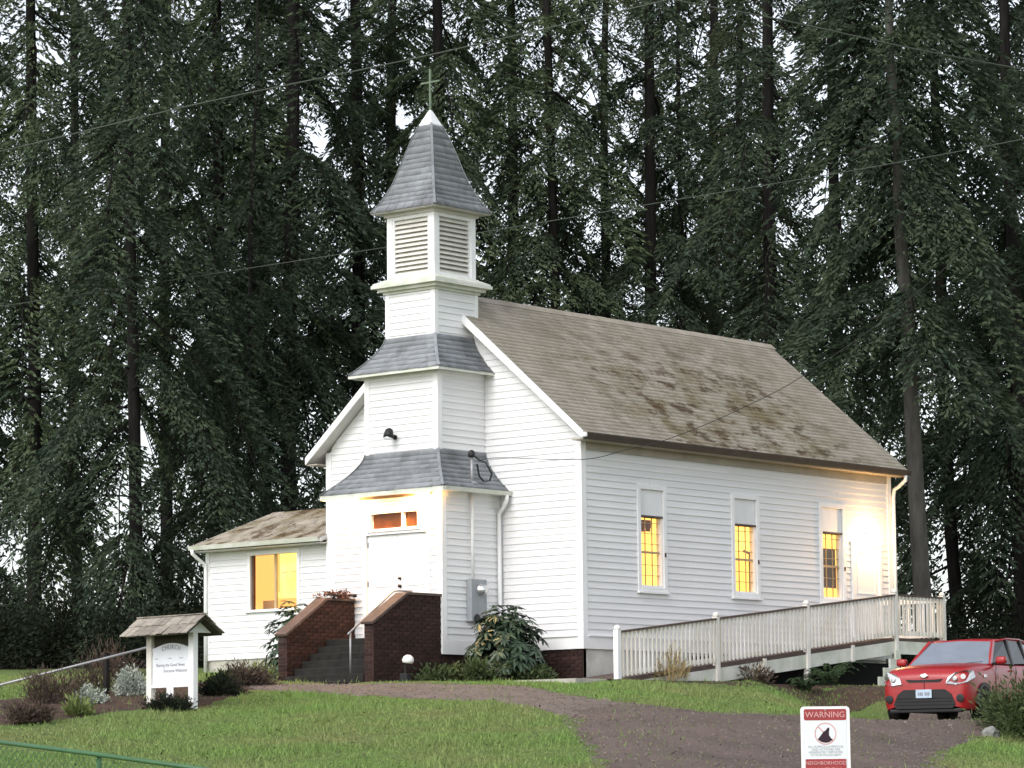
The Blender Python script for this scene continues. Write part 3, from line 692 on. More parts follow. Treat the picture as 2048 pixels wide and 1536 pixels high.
# belfry
bz0, bz1 = 7.236, 8.60; i_ = .0
mb = MB(); mb.box(tx0+.12, tx1-.12, ty0+.12, ty1-.12, bz0, bz1); part(mb, 'belfry_core', 'soffit')
for x in (tx0, tx1):
    for y in (ty0, ty1):
        a, b = (x, x+.14) if x == tx0 else (x-.14, x); c_, d_ = (y, y+.14) if y == ty0 else (y-.14, y)
        mb = MB().box(a, b, c_, d_, bz0, bz1); part(mb, 'belfry_post', 'trim', bevel=.004)
lv0, lv1 = bz0+.06, bz1-.17
for rz, cx_, cy_ in ((0, (tx0+tx1)/2, ty0), (R(90), tx1, (ty0+ty1)/2), (R(180), (tx0+tx1)/2, ty1), (R(270), tx0, (ty0+ty1)/2)):
    M_ = Matrix.Translation((cx_, cy_, 0)) @ Matrix.Rotation(rz, 4, 'Z'); hw = TW/2-.14
    fr = MB(); fr.box(-hw, hw, .008, .12, bz1-.17, bz1, M_).box(-hw, hw, .008, .12, bz0, bz0+.06, M_)
    fr.box(-hw, -hw+.05, .02, .12, lv0, lv1, M_).box(hw-.05, hw, .02, .12, lv0, lv1, M_)
    fo = part(fr, 'louver_frame', 'trim')
    n = 12; st = (lv1-lv0)/n
    if rz in (0, R(90)) or True:
        for k in range(n):
            z = lv0+k*st; q = MB()
            q.add([M_ @ Vector(v) for v in ((-hw+.05, .022, z+.004), (hw-.05, .022, z+.004), (hw-.05, .022, z+.026), (-hw+.05, .022, z+.026), (-hw+.05, .105, z+st*.85), (hw-.05, .105, z+st*.85), (hw-.05, .105, z+st*.85+.02), (-hw+.05, .105, z+st*.85+.02))], [(0, 1, 2, 3), (3, 2, 6, 7), (7, 6, 5, 4), (4, 5, 1, 0), (0, 3, 7, 4), (1, 5, 6, 2)])
            q.build('louver_slat', 'louver', fo)
# spire
cxs, cys = (tx0+tx1)/2, (ty0+ty1)/2
SP = [(.875, 8.60), (.76, 8.755), (.66, 8.95), (.555, 9.19), (.465, 9.47), (.375, 9.80), (.275, 10.12), (.165, 10.42)]
def spire():
    rr = random.Random(5); vs = []; fs = []; und = MB(); fine = []
    for (h0, z0), (h1, z1) in zip(SP[:-1], SP[1:]):
        n = max(1, round(math.hypot(h1-h0, z1-z0)/.135))
        for k in range(n): fine.append((h0+(h1-h0)*k/n, z0+(z1-z0)*k/n))
    fine.append(SP[-1])
    for (h0, z0), (h1, z1) in zip(fine[:-1], fine[1:]):
        for q in range(4):
            M_ = Matrix.Translation((cxs, cys, 0)) @ Matrix.Rotation(q*R(90), 4, 'Z')
            n = max(1, round(2*h0/.24)); off = rr.random(); us = sorted({0., 1., *[min(1, max(0, (j+off)/n)) for j in range(n)]})
            for u0, u1 in zip(us[:-1], us[1:]):
                if u1-u0 < .02: continue
                k = len(vs); t = .006*rr.uniform(.6, 1.6); dz = rr.uniform(-.003, .003)-.012
                P = lambda h, z, u, o: tuple(M_ @ Vector((-h+2*h*u, -h-o, z)))
                vs.extend([P(h0, z0+dz, u0+.004, .0), P(h0, z0+dz, u1-.004, .0), P(h0, z0+dz+.003, u1-.004, .003+t), P(h0, z0+dz+.003, u0+.004, .003+t), P(h1, z1, u1-.004, .001), P(h1, z1, u0+.004, .001)])
                fs.extend([(k, k+1, k+2, k+3), (k+3, k+2, k+4, k+5)])
        a, b = h0-.006, h1-.006
        und.add([(cxs+sx*h, cys+sy*h, z-.01) for h, z in ((a, z0), (b, z1)) for sx, sy in ((-1, -1), (1, -1), (1, 1), (-1, 1))], [(0, 1, 5, 4), (1, 2, 6, 5), (2, 3, 7, 6), (3, 0, 4, 7)])
    o = part(und, 'spire', 'slate', fixn=False)
    q = link('shingle_courses', quads('shingle_courses', vs, fs, 'slate'), o); tag(q, kind='stuff')
    for sx, sy in ((-1, -1), (1, -1), (1, 1), (-1, 1)):
        cap = MB()
        for (h0, z0), (h1, z1) in zip(fine[:-1], fine[1:]): cap.bar((cxs+sx*h0, cys+sy*h0, z0+.01), (cxs+sx*h1, cys+sy*h1, z1+.01), .05, .014)
        cap.build('hip_cap', 'slate', o)['kind'] = 'stuff'
    MB().box(cxs-.86, cxs+.86, cys-.86, cys+.86, 8.572, 8.588).build('soffit', 'soffit', o)
    MB().box(cxs-.68, cxs+.68, cys-.68, cys+.68, 8.50, 8.571).build('crown_moulding', 'soffit', o)
    c = MB(); c.add([(cxs+sx*.175, cys+sy*.175, 10.40) for sx, sy in ((-1, -1), (1, -1), (1, 1), (-1, 1))]+[(cxs+sx*.035, cys+sy*.035, 10.70) for sx, sy in ((-1, -1), (1, -1), (1, 1), (-1, 1))]+[(cxs, cys, 10.755)], [(0, 1, 5, 4), (1, 2, 6, 5), (2, 3, 7, 6), (3, 0, 4, 7), (4, 5, 8), (5, 6, 8), (6, 7, 8), (7, 4, 8), (3, 2, 1, 0)]); c.build('metal_cap', 'trim', o)
    MB().box(cxs-.020, cxs+.020, cys-.015, cys+.015, 10.72, 11.58).box(cxs-.25, cxs-.0205, cys-.015, cys+.015, 11.29, 11.325).box(cxs+.0205, cxs+.25, cys-.015, cys+.015, 11.29, 11.325).build('cross', 'copper', o)
spire()
# ---- low annex on the left
WY, WX0 = .15, -10.48
AW = (-9.17, -7.79, .87, 2.02)
wall_w = panel('annex_wall', (WX0, WY, 0), 0, 0, -W-WX0, -.17, 2.24, [(AW[0]-WX0, AW[1]-WX0, AW[2], AW[3])])
siding(wall_w, (WX0, WY, 0), 0, -.16, 2.18, .09, -W-WX0, [(AW[0]-WX0-.08, AW[1]-WX0+.08, AW[2]-.1, AW[3]+.08)])
mb = MB(); mb.box(WX0, WX0+.14, WY+.145, 4.6, -.17, 2.3); mb.poly([(WX0, WY+.145, 2.301), (WX0, 4.6, 2.301), (WX0, 2.35, 3.02)], (.14, 0, 0)); mb.box(WX0+.141, -W, 4.46, 4.6, -.17, 2.3); part(mb, 'annex_wall', 'white')
mb = MB(); mb.box(WX0-.03, WX0+.09, WY-.034, WY, -.17, 2.24); mb.box(WX0-.03, WX0, WY, WY+.09, -.17, 2.24); part(mb, 'corner_board', 'trim')
mb = MB(); mb.box(WX0+.01, -W, WY+.012, WY+.12, -1., -.172); part(mb, 'foundation', 'concrete')
def annex_roof():
    ze, zr, ye, yr = 2.27, 3.15, -.22, 2.35; x0, x1 = WX0-.14, -W-.002
    mb = MB(); mb.poly([(x0, ye, ze), (x1, ye, ze), (x1, yr, zr), (x0, yr, zr)], (0, 0, -.09)); mb.poly([(x0, 2*yr-ye, ze), (x0, yr, zr), (x1, yr, zr), (x1, 2*yr-ye, ze)], (0, 0, -.09))
    o = part(mb, 'annex_roof', 'soffit')
    k = (zr-ze)/(yr-ye); ln = math.hypot(zr-ze, yr-ye)
    shingle_plane((x0-.01, ye-.02, ze-.02*k), (1, 0, 0), (0, 1, k), x1-x0, ln, .135, .31, 'shingle_courses', 'moss_annex', o, 44)
    shingle_plane((x0-.01, 2*yr-ye, ze), (1, 0, 0), (0, -1, k), x1-x0, ln, .135, .31, 'shingle_courses', 'moss_annex', o, 45)
    g = MB(); g.poly([(x0, ye-.004-dx, ze+.015+dz) for dx, dz in ((0, -.10), (.06, -.10), (.095, -.01), (.08, -.01), (.055, -.088), (0, -.088))], (x1-x0-.03, 0, 0)); part(g, 'gutter', 'greenwhite')
    g = MB(); g.box(x0+.01, x1, ye+.0, WY-.035, 2.15, 2.165); part(g, 'soffit', 'soffit')
    g = MB(); g.poly([(x0-.012, ye, ze-.1), (x0-.012, ye, ze+.012), (x0-.012, yr, zr+.012), (x0-.012, yr, zr-.1)], (.011, 0, 0)); part(g, 'bargeboard', 'greenwhite')
    g = MB(); g.tube([(x0+.10, ye-.05, ze-.08), (x0+.10, ye-.05, ze-.15), (x0+.10, -.02, ze-.30), (WX0+.02, WY-.075, ze-.38), (WX0+.02, WY-.075, ze-.6), (WX0+.02, WY-.075, -.45)], .040, 8); part(g, 'downspout', 'trim', smooth=True)
annex_roof()
aw = empty('annex_window'); aw.parent = church; aw.location = OFF
x0, x1, z0, z1 = AW
MB().box(x0-.08, x0, WY-.04, WY+.02, z0-.02, z1+.08).box(x1, x1+.08, WY-.04, WY+.02, z0-.02, z1+.08).box(x0, x1, WY-.04, WY+.02, z1, z1+.08).build('casing', 'trim', aw, bevel=.004)
MB().box(x0-.14, x1+.14, WY-.07, WY+.02, z0-.06, z0-.021).build('sill', 'trim', aw, bevel=.005)
MB().box(x0, x0+.05, WY+.03, WY+.09, z0, z1).build('sash_stile', 'wood', aw)
MB().box((x0+x1)/2-.03, (x0+x1)/2+.03, WY+.03, WY+.08, z0, z1).build('mullion', 'warmbar', aw)
MB().box(x1-.04, x1, WY+.03, WY+.09, z0, z1).build('sash_stile', 'warmbar', aw)
for a, b in ((x0+.05, (x0+x1)/2-.03), ((x0+x1)/2+.03, x1-.04)): MB().box(a, b, WY+.05, WY+.056, z0, z1).build('pane', 'glass', aw)
MB().add([(x0-1.25, 1.05, .3), (x1+.3, 1.05, .3), (x1+.3, 1.05, 2.2), (x0-1.25, 1.05, 2.2)], [(0, 1, 2, 3)]).build('lit_interior', 'warm2', aw, fixn=False)
MB().add([((x0+x1)/2+.05, WY+.13, z0+.22), (x1-.05, WY+.13, z0+.22), (x1-.05, WY+.13, z1), ((x0+x1)/2+.05, WY+.13, z1)], [(0, 1, 2, 3)]).build('roller_blind', 'blind', aw, fixn=False)
MB().lathe([(.12, 0), (.12, .10), (.04, .12)], ((x0+x1)/2-.10, .55, z0+.25), 14).lathe([(.11, 0), (.05, .13)], ((x0+x1)/2-.12, .62, z0+.88), 12).build('table_lamp', 'blind', aw)
MB().box(x0-.28, x0+.02, .80, .9, .5, 1.1).build('cupboard', 'warmbar', aw)
MB().box((x0+x1)/2+.12, x1-.12, WY+.115, WY+.125, z0+.75, z0+.77).build('blind_batten', 'warmbar', aw)

# ------------------------------------------------------------------ entrance steps
steps = empty('entrance_steps', (-3.2, -2.7, -.95), label='dark red brick entrance steps with sloping cheek walls at the church door', cat='steps')
SO = Vector((3.2, 2.7, .95))
def sp(mb, name, mt, **k):
    o = mb.build(name, mt, steps, **k); o.location = SO; return o
CH = dict(r=(-2.325, -2.085, [(-PD-.04, .76), (-2.76, .76), (-3.72, .20)]), l=(-4.60, -4.36, [(-PD-.04, .76), (-2.60, .76), (-3.72, .05)]))
for key, (xa, xb, tp) in CH.items():
    mb = MB(); mb.poly([(xa+.012, y, z) for y, z in [(-PD-.04, -1.35)]+tp+[(tp[-1][0]+.012, -1.35)]], (xb-xa-.024, 0, 0)); cw = sp(mb, 'cheek_wall', 'mortar')
    y0c, y1c = tp[-1][0], tp[0][0]
    def clipz(z, tp=tp):
        (ya, za), (yb, zb) = tp[1], tp[2]
        if z <= zb: return (yb, 9)
        if z >= za: return (9, 9)
        return (yb+(ya-yb)*(z-zb)/(za-zb), 9)
    # bricks of the face seen from the road: outer face on the right wall, inner face on the left wall
    brick_field(cw, (xb-.012, 0, 0), R(90), y0c, y1c, -1.1, .755, lambda z, c=clipz: (c(z)[0], y1c))
    brick_field(cw, (xa, tp[-1][0]+.012, 0), 0, .0, xb-xa, -1.1, tp[-1][1]-.0)
    (ya, za), (yb, zb), (yc, zc) = tp
    cp = MB(); cp.box(xa-.03, xb+.03, yb, ya, za+.002, za+.055); cw2 = sp(cp, 'coping', 'cope', bevel=.008)
    cp = MB(); d = Vector((0, yc-yb, zc-zb)).normalized(); nrm = Vector((0, d.z, -d.y)); nrm = nrm if nrm.z > 0 else -nrm
    p, q = Vector((0, yb-.004, zb+.002)), Vector((0, yc-.05, zc-.03)); vs = []
    for b_ in (p, q):
        for x, h in ((xa-.035, 0), (xb+.035, 0), (xb+.035, .055), (xa-.035, .055)): vs.append(Vector((x, 0, 0))+b_+nrm*h)
    cp.add(vs, [(3, 2, 1, 0), (4, 5, 6, 7)]+[(i, (i+1) % 4, 4+(i+1) % 4, 4+i) for i in range(4)]); sp(cp, 'coping', 'cope', bevel=.008)
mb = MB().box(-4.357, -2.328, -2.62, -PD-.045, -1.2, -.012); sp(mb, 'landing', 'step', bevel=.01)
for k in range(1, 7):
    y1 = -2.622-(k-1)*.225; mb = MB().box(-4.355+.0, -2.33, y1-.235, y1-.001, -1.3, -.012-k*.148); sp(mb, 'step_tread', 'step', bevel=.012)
mb = MB().box(-5.0, -2.0, -4.75, -4.0, -1.4, -.93); sp(mb, 'bottom_slab', 'step', bevel=.015)
hr = MB().tube([(-2.47, -4.02, -.02), (-2.47, -3.95, .03), (-2.47, -2.74, .84), (-2.47, -2.62, .865), (-2.47, -2.2, .865)], .021, 8)
hr.tube([(-2.47, -3.95, .02), (-2.47, -3.95, -.75)], .018, 8).tube([(-2.47, -2.35, .865), (-2.47, -2.35, -.02)], .018, 8)
sp(hr, 'handrail', 'pipe', smooth=True)
hr = MB().tube([(-4.30, -2.62, .87), (-4.30, -1.98, .87), (-4.26, -1.9, .87)], .019, 8).tube([(-4.30, -2.45, .87), (-4.30, -2.45, .80)], .016, 8).lathe([(.02, -.03), (.045, -.02), (.045, .03), (.02, .04)], (-4.26, -1.9, .87), 10)
sp(hr, 'handrail', 'black', smooth=True)

# ------------------------------------------------------------------ access ramp
XR = 1.6
ramp = empty('access_ramp', (XR, 4.5, -1.), label='weathered white wooden access ramp with baluster railing along the side wall', cat='ramp')
RO = Vector((-XR, -4.5, 1.))
def rp(mb, name, mt='oldwhite', **k):
    o = mb.build(name, mt, ramp, **k); o.location = RO; return o
def deck(y): return -.93+(.12+.93)*min(max((y+.96)/(8.43+.96), 0), 1)
PY = [-.96, 2.15, 5.21, 8.43, 10.26]
for i, y in enumerate(PY):
    zt = deck(y)+.93; zb = zg(XR, y)-.15
    pm = MB().box(XR-.055, XR+.055, y-.055, y+.055, zb, zt); po_ = rp(pm, 'post', 'oldwhite' if i else 'trim', bevel=.006)
    MB().lathe([(.055, 0), (.068, .012), (.062, .05), (.035, .085), (.0, .095)], (XR, y, zt), 12).build('post_cap', 'oldwhite' if i else 'trim', po_, smooth=True)
# deck boards (sloping), joists, fascia
n = 62
for k in range(n):
    y = -.95+k*(10.32+.95)/n; y2 = y+(10.32+.95)/n-.008
    q = MB().add([(.09, y, deck(y)-.035), (XR-.07, y, deck(y)-.035), (XR-.07, y2, deck(y2)-.035), (.09, y2, deck(y2)-.035), (.09, y, deck(y)), (XR-.07, y, deck(y)), (XR-.07, y2, deck(y2)), (.09, y2, deck(y2))], [(3, 2, 1, 0), (4, 5, 6, 7), (0, 1, 5, 4), (1, 2, 6, 5), (2, 3, 7, 6), (3, 0, 4, 7)]); rp(q, 'deck_board', 'cope')
def sbar(ya, yb, za, zb, h, x0, x1, name, mt='oldwhite'):
    q = MB().add([(x0, ya, za), (x1, ya, za), (x1, yb, zb), (x0, yb, zb), (x0, ya, za+h), (x1, ya, za+h), (x1, yb, zb+h), (x0, yb, zb+h)], [(3, 2, 1, 0), (4, 5, 6, 7), (0, 1, 5, 4), (1, 2, 6, 5), (2, 3, 7, 6), (3, 0, 4, 7)]); return rp(q, name, mt)
for ya, yb in zip(PY[:-1], PY[1:]):
    a, b = ya+.056, yb-.056
    sbar(a, b, deck(a)-.345, deck(b)-.345, .27, XR-.03, XR+.015, 'side_beam', 'greenwhite')
    sbar(a, b, deck(a)-.072, deck(b)-.072, .055, XR-.068, XR+.005, 'nosing_board', 'cope')
    sbar(a, b, deck(a)+.06, deck(b)+.06, .085, XR-.02, XR+.02, 'bottom_rail')
    sbar(a, b, deck(a)+.80, deck(b)+.80, .075, XR-.02, XR+.02, 'top_rail')
    sbar(a, b, deck(a)+.876, deck(b)+.876, .032, XR-.065, XR+.065, 'handrail_cap', 'cope')
    k = int((b-a)/.128)
    for j in range(k):
        y = a+(j+.5)*(b-a)/k; rp(MB().box(XR+.021, XR+.056, y-.019, y+.019, deck(y)+.04, deck(y)+.868), 'baluster')
# end rail of the landing and inner posts
rp(MB().box(.10, XR-.056, PY[4]-.02, PY[4]+.02, deck(11)+.06, deck(11)+.14), 'bottom_rail'); rp(MB().box(.10, XR-.056, PY[4]-.02, PY[4]+.02, deck(11)+.80, deck(11)+.90), 'top_rail')
for j in range(11): rp(MB().box(.20+j*.124, .238+j*.124, PY[4]+.021, PY[4]+.056, deck(11)+.04, deck(11)+.86), 'baluster')
for y in (3.7, 6.8): rp(MB().box(XR+.016, XR+.055, y-.045, y+.045, deck(y)-.36, deck(y)-.02), 'cleat')
for y in (2.15, 5.21, 8.43, 10.26): rp(MB().box(.15, .25, y-.05, y+.05, -1.2, deck(y)-.36), 'inner_leg')
rp(MB().box(.26, .29, 3.0, 10.2, -1.2, -.35), 'ramp_shade_sheet', 'dark')  # dark sheet added to stand for the shade beneath the ramp
# old saw-tooth stringer left leaning under the landing
st = empty('stair_stringer', (1.72, 7.9, -1.), label='mossy saw-toothed stair stringer leaning under the ramp landing', cat='stringer')
pts = [(7.40, -.99), (7.40, -.90), (7.58, -.90), (7.58, -.72), (7.78, -.72), (7.78, -.53), (8.0, -.53), (8.0, -.34), (8.22, -.34), (8.22, -.16), (8.40, -.16), (8.40, -.36), (7.66, -.99)]
o = MB().poly([(1.70, y, z) for y, z in pts], (.045, 0, 0)).build('stringer_board', 'greenwhite', st); o.location = (-1.72, -7.9, 1.)

# ------------------------------------------------------------------ fittings on the church
mt_ = empty('meter_box', (PXR, -.84, .3), label='tall grey electric meter box on the porch side wall', cat='meter box')
def mp_(mb, n, mt, **k):
    o = mb.build(n, mt, mt_, **k); o.location = (-PXR, .84, -.3); return o
mp_(MB().box(PXR+.026, PXR+.16, -1.07, -.61, .30, 1.13), 'cabinet', 'greymetal', bevel=.012)
mp_(MB().lathe([(.12, 0), (.12, .03), (.10, .05), (.095, .12), (.06, .15)], M=Matrix.Translation((PXR+.16, -.80, .92)) @ Matrix.Rotation(R(90), 4, 'Y'), n=18), 'meter_glass', 'lens', smooth=True)
mp_(MB().box(PXR+.16, PXR+.166, -1.0, -.68, .34, .62), 'cover_plate', 'greymetal', bevel=.004)
mp_(MB().lathe([(.09, 0), (.09, .02), (.05, .03)], M=Matrix.Translation((PXR+.161, -.92, .36)) @ Matrix.Rotation(R(90), 4, 'Y'), n=14), 'knockout', 'black')
mp_(MB().tube([(PXR+.075, -.93, 1.12), (PXR+.075, -.93, 2.86)], .030, 8), 'conduit', 'trim', smooth=True)
sm_ = empty('service_mast', (PXR+.075, -.93, 3.0), label='grey service mast with weatherhead and drip loops on the porch roof', cat='mast')
def sq(mb, n, mt, **k):
    o = mb.build(n, mt, sm_, **k); o.location = (-PXR-.075, .93, -3.0); return o
MX, MY = PXR+.075, -.93
sq(MB().tube([(MX, MY, 2.87), (MX, MY, 3.55)], .032, 8), 'mast_pipe', 'pipe', smooth=True)
sq(MB().lathe([(.06, 0), (.075, .03), (.07, .10), (.03, .14)], (MX, MY-.01, 3.53), 12), 'weatherhead', 'black', smooth=True)
sq(MB().lathe([(.13, 0), (.10, .03), (.04, .06)], (MX, MY, 3.0), 12), 'roof_flashing', 'pipe')
for dy in (0, .03): sq(MB().tube([(MX+.03, MY+.02+dy, 3.56), (MX+.06, MY+.16+dy, 3.47), (MX+.10, MY+.30, 3.44), (MX+.14, MY+.42+dy, 3.22), (MX+.12, MY+.38+dy, 3.08), (MX+.10, MY+.22+dy, 3.06), (MX+.07, MY+.12+dy, 3.16), (MX+.05, MY+.08+dy, 3.40)], .011, 6), 'drip_loop', 'black')

def lamp_light(name, loc, e, size, col=(1., .52, .18), parent=None):
    l = bpy.data.lights.new(name, 'POINT'); l.energy = e; l.shadow_soft_size = size; l.color = col
    o = bpy.data.objects.new(name, l); C.objects.link(o); o.location = loc
    if parent: o.parent = parent
    return o
# flood light on the tower (unlit)
fl = empty('flood_light', (-3.55, -MD-.03, 4.0), label='small unlit black flood light on the tower front', cat='flood light')
MB().lathe([(.05, 0), (.05, .03)], M=Matrix.Rotation(R(90), 4, 'X'), n=12).build('wall_plate', 'black', fl)
MB().tube([(0, -.03, 0), (0, -.14, .03)], .022, 8).build('arm', 'black', fl)
MB().lathe([(.03, .10), (.075, .07), (.10, -.02), (.105, -.10)], (0, -.20, .03), 14, M=Matrix.Rotation(R(-12), 4, 'X')).build('hood', 'black', fl, smooth=True)
MB().lathe([(.09, -.115), (.09, -.10)], (0, -.20, .03), 14, M=Matrix.Rotation(R(-12), 4, 'X')).build('lens', 'lens', fl)
# porch soffit lamps
for x, lb in ((-4.42, 'lit round soffit lamp under the porch eave, left of the transom'), (-2.42, 'lit round soffit lamp under the porch eave, at the corner near the meter box')):
    q = empty('soffit_lamp', (x, -PD-.15, 2.864), label=lb, cat='lamp', group='porch soffit lamps')
    MB().lathe([(.07, 0), (.07, -.02), (.055, -.035)], n=14).build('lamp_housing', 'trim', q)
    MB().lathe([(.045, -.036), (.05, -.05), (.045, -.075), (.02, -.09)], n=12).build('bulb', 'bulb', q)
    lamp_light('soffit_lamp_light', (0, -.03, -.14), 150., .05, parent=q)
# valance strip under the soffit, its brown standing in for shade
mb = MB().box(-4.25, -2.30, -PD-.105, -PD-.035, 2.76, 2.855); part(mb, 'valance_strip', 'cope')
# lit wall lamp over the side door
wl = empty('wall_lamp', (.03, 9.74, 2.36), label='lit wall lamp glowing above the side door at the ramp landing', cat='lamp')
MB().box(.0, .02, -.06, .06, -.08, .08).build('back_plate', 'trim', wl)
MB().tube([(.02, 0, .03), (.12, 0, .06), (.15, 0, .04)], .010, 6).build('arm', 'trim', wl)
MB().lathe([(.02, .05), (.05, .03), (.05, .022)], (.15, 0, 0), 12).build('lamp_hood', 'trim', wl)
MB().lathe([(.04, .02), (.105, -.03), (.12, -.11), (.07, -.18)], (.16, 0, 0), 14).build('bulb_globe', 'bulb', wl, smooth=True)
lamp_light('wall_lamp_light', (.27, 0, -.06), 115., .07, parent=wl)
# garden spot by the steps
gs = empty('garden_spot', (-1.62, -3.35, zg(-1.62, -3.35)), label='white-hooded garden spot light on a dark stake beside the brick steps', cat='garden light')
MB().tube([(0, 0, -.1), (0, 0, .33)], .018, 8).build('stake', 'black', gs)
MB().box(-.09, .09, -.06, .06, .0, .17).build('junction_box', 'black', gs, bevel=.01)
MB().lathe([(.10, -.05), (.115, .0), (.095, .06), (.04, .10)], (0, 0, .42), 14, M=Matrix.Rotation(R(10), 4, 'Y')).build('hood', 'trim', gs, smooth=True)

# ------------------------------------------------------------------ church notice board
sx, sy = site(57.75, -5.98); szb = zab(57.75, -5.98)
ns = empty('notice_board', (sx, sy, szb), R(-4), label='white wooden church notice board with shingled gable roof in the flower bed', cat='notice board')
ns.scale = (.895, .9, .92)
def nb(mb, n, mt, parent=ns, **k): return mb.build(n, mt, parent, **k)
PWd = .635
for s in (-1, 1):
    nb(MB().box(s*PWd-.075, s*PWd+.075, -.06, .06, -.15, 1.42), 'post', 'oldwhite' if s < 0 else 'trim', bevel=.008)
nb(MB().box(-PWd+.076, PWd-.076, -.02, .02, .42, 1.13), 'panel_board', 'signwhite')
ar = MB(); pts = [(-.50, 1.131)]+[(-.50+1.0*t/12, 1.131+.085*math.sin(math.pi*t/12)) for t in range(13)]+[(.50, 1.131)]
ar.poly([(x, -.02, z) for x, z in pts[1:-1]], (0, .04, 0)); nb(ar, 'arched_top', 'signwhite')
nb(MB().box(-PWd+.076, PWd-.076, -.05, .05, .375, .419), 'bottom_rail', 'trim', bevel=.004)
nb(MB().box(-PWd+.076, PWd-.076, .021, .035, 1.10, 1.46), 'backing_board', 'boardolive')
nb(MB().box(-.10, .10, -.055, -.03, .17, .45), 'hanging_tab', 'trim', bevel=.02)
# roof
for s in (-1, 1):
    for k in range(2):
        for j in range(11):
            x0 = -1.02+j*.186; w_ = .178+random.uniform(-.01, .006)
            ya, yb = (s*.48, s*.20) if k == 0 else (s*.25, 0.)
            za, zb = (1.36, 1.555) if k == 0 else (1.545, 1.715)
            dz = random.uniform(-.012, .012); q = MB()
            q.add([(x0, ya, za+dz), (x0+w_, ya, za+dz), (x0+w_, yb, zb+.0), (x0, yb, zb+.0), (x0, ya, za+dz+.02), (x0+w_, ya, za+dz+.02), (x0+w_, yb, zb+.014), (x0, yb, zb+.014)], [(3, 2, 1, 0), (4, 5, 6, 7), (0, 1, 5, 4), (1, 2, 6, 5), (2, 3, 7, 6), (3, 0, 4, 7)])
            nb(q, 'roof_shake', 'cedar')
    q = MB(); q.poly([(-.98, s*.44, 1.36), (-.98, 0, 1.665), (-.98, 0, 1.64), (-.98, s*.44, 1.335)], (1.96, 0, 0)); nb(q, 'roof_board', 'boardolive')
    q = MB(); xg = s*(PWd+.08); q.poly([(xg, -.38, 1.385), (xg, .38, 1.385), (xg, 0, 1.635)], (s*.02, 0, 0)); nb(q, 'gable_panel', 'trim')
for j in range(10): nb(MB().box(-1.02+j*.204, -1.02+j*.204+.2, -.05, .05, 1.722+random.uniform(-.006, .006), 1.742), 'ridge_cap', 'cedar')
# lettering: arched heading and rows of script too worn to read
def put(me, parent, loc, rot=(R(90), 0, 0), name='lettering'):
    o = link(name, me, parent); o.location = loc; o.rotation_euler = rot; return o
for k, ch in enumerate('CHURCH'):
    t = (k-2.5)/2.5; put(text_mesh(ch, .125, 'ink'), ns, (t*.24, -.0225, 1.135-.03*t*t), (R(90), R(t*9), 0))
rr = random.Random(3)
put(text_mesh('Sharing the Good News', .088, 'ink'), ns, (-.02, -.0225, .80)); put(text_mesh('Everyone Welcome', .088, 'ink'), ns, (.13, -.0225, .69))
for a, b in ((-.50, -.40), (-.08, .02), (.25, .36)):
    nb(MB().box(a, b, -.0225, -.021, .915, .935), 'lettering', 'signgrey')

# ------------------------------------------------------------------ warning sign by the road
wx, wy = site(20.2, (1640-1024)/6606*20.2)
ws = empty('warning_sign', (wx, wy, zab(20.2, 1.9)), math.atan2(FW.y, FW.x)-R(90)+R(2), label='white and red warning sign with a crossed-out dark figure on a metal post', cat='sign')
SZ = -2.475-.455-zab(20.2, 1.9)          # bottom of the plate above its own ground
def rrect(w_, h, r, n=6):
    P = []
    for cx_, cz, a0 in ((w_/2-r, h-r, 0), (-w_/2+r, h-r, 90), (-w_/2+r, r, 180), (w_/2-r, r, 270)):
        for k in range(n+1): t = R(a0+90*k/n); P.append((cx_+r*math.cos(t), cz+r*math.sin(t)))
    return P
def plate(pts, y, th, n, mt, z=SZ): return MB().poly([(x, y, z+q) for x, q in pts], (0, th, 0)).build(n, mt, ws)
plate(rrect(.300, .455, .022), 0, .004, 'sign_plate', 'trim')
plate([(x, q+.012) for x, q in rrect(.262, .428, .012)], -.001, .0009, 'sign_border', 'signgrey')
plate([(x, q+.013) for x, q in rrect(.259, .425, .011)], -.0018, .0009, 'sign_face', 'signwhite')
plate([(x, q+.371) for x, q in rrect(.259, .068, .011)], -.0026, .0008, 'red_band', 'signred')
plate([(x, q+.012) for x, q in rrect(.250, .125, .006)], -.0026, .0008, 'red_band', 'signred')
t_ = text_mesh('WARNING', .050, 'signpink'); put(t_, ws, (0, -.0032, SZ+.404))
ring = MB(); n = 40
for k in range(n):
    a, b = 2*math.pi*k/n, 2*math.pi*(k+1)/n; c0 = SZ+.290
    ring.add([(r_*math.cos(t), -.0030, c0+r_*math.sin(t)) for r_, t in ((.060, a), (.067, a), (.067, b), (.060, b))], [(0, 1, 2, 3)])
ring.add([(-.048, -.0031, c0+.040), (-.042, -.0031, c0+.046), (.046, -.0031, c0-.042), (.040, -.0031, c0-.048)], [(0, 1, 2, 3)])
ring.build('prohibition_ring', 'signpink', ws)
fig = [(-.048, c0-.035), (-.03, c0-.012), (-.012, c0+.012), (.0, c0+.018), (.012, c0+.034), (.020, c0+.038), (.025, c0+.030), (.021, c0+.008), (.022, c0-.010), (.034, c0-.028), (.046, c0-.036), (.02, c0-.052), (0, c0-.055), (-.025, c0-.050)]
MB().poly([(x, -.0036, z) for x, z in fig], (0, .0005, 0)).build('figure_print', 'signdark', ws)
for z, t in ((.212, 'ALL SUSPICIOUS PERSONS'), (.195, 'AND ACTIVITIES ARE'), (.178, 'IMMEDIATELY REPORTED'), (.161, 'TO OUR POLICE DEPT.')): put(text_mesh(t, .0185, 'signgrey'), ws, (0, -.0030, SZ+z))
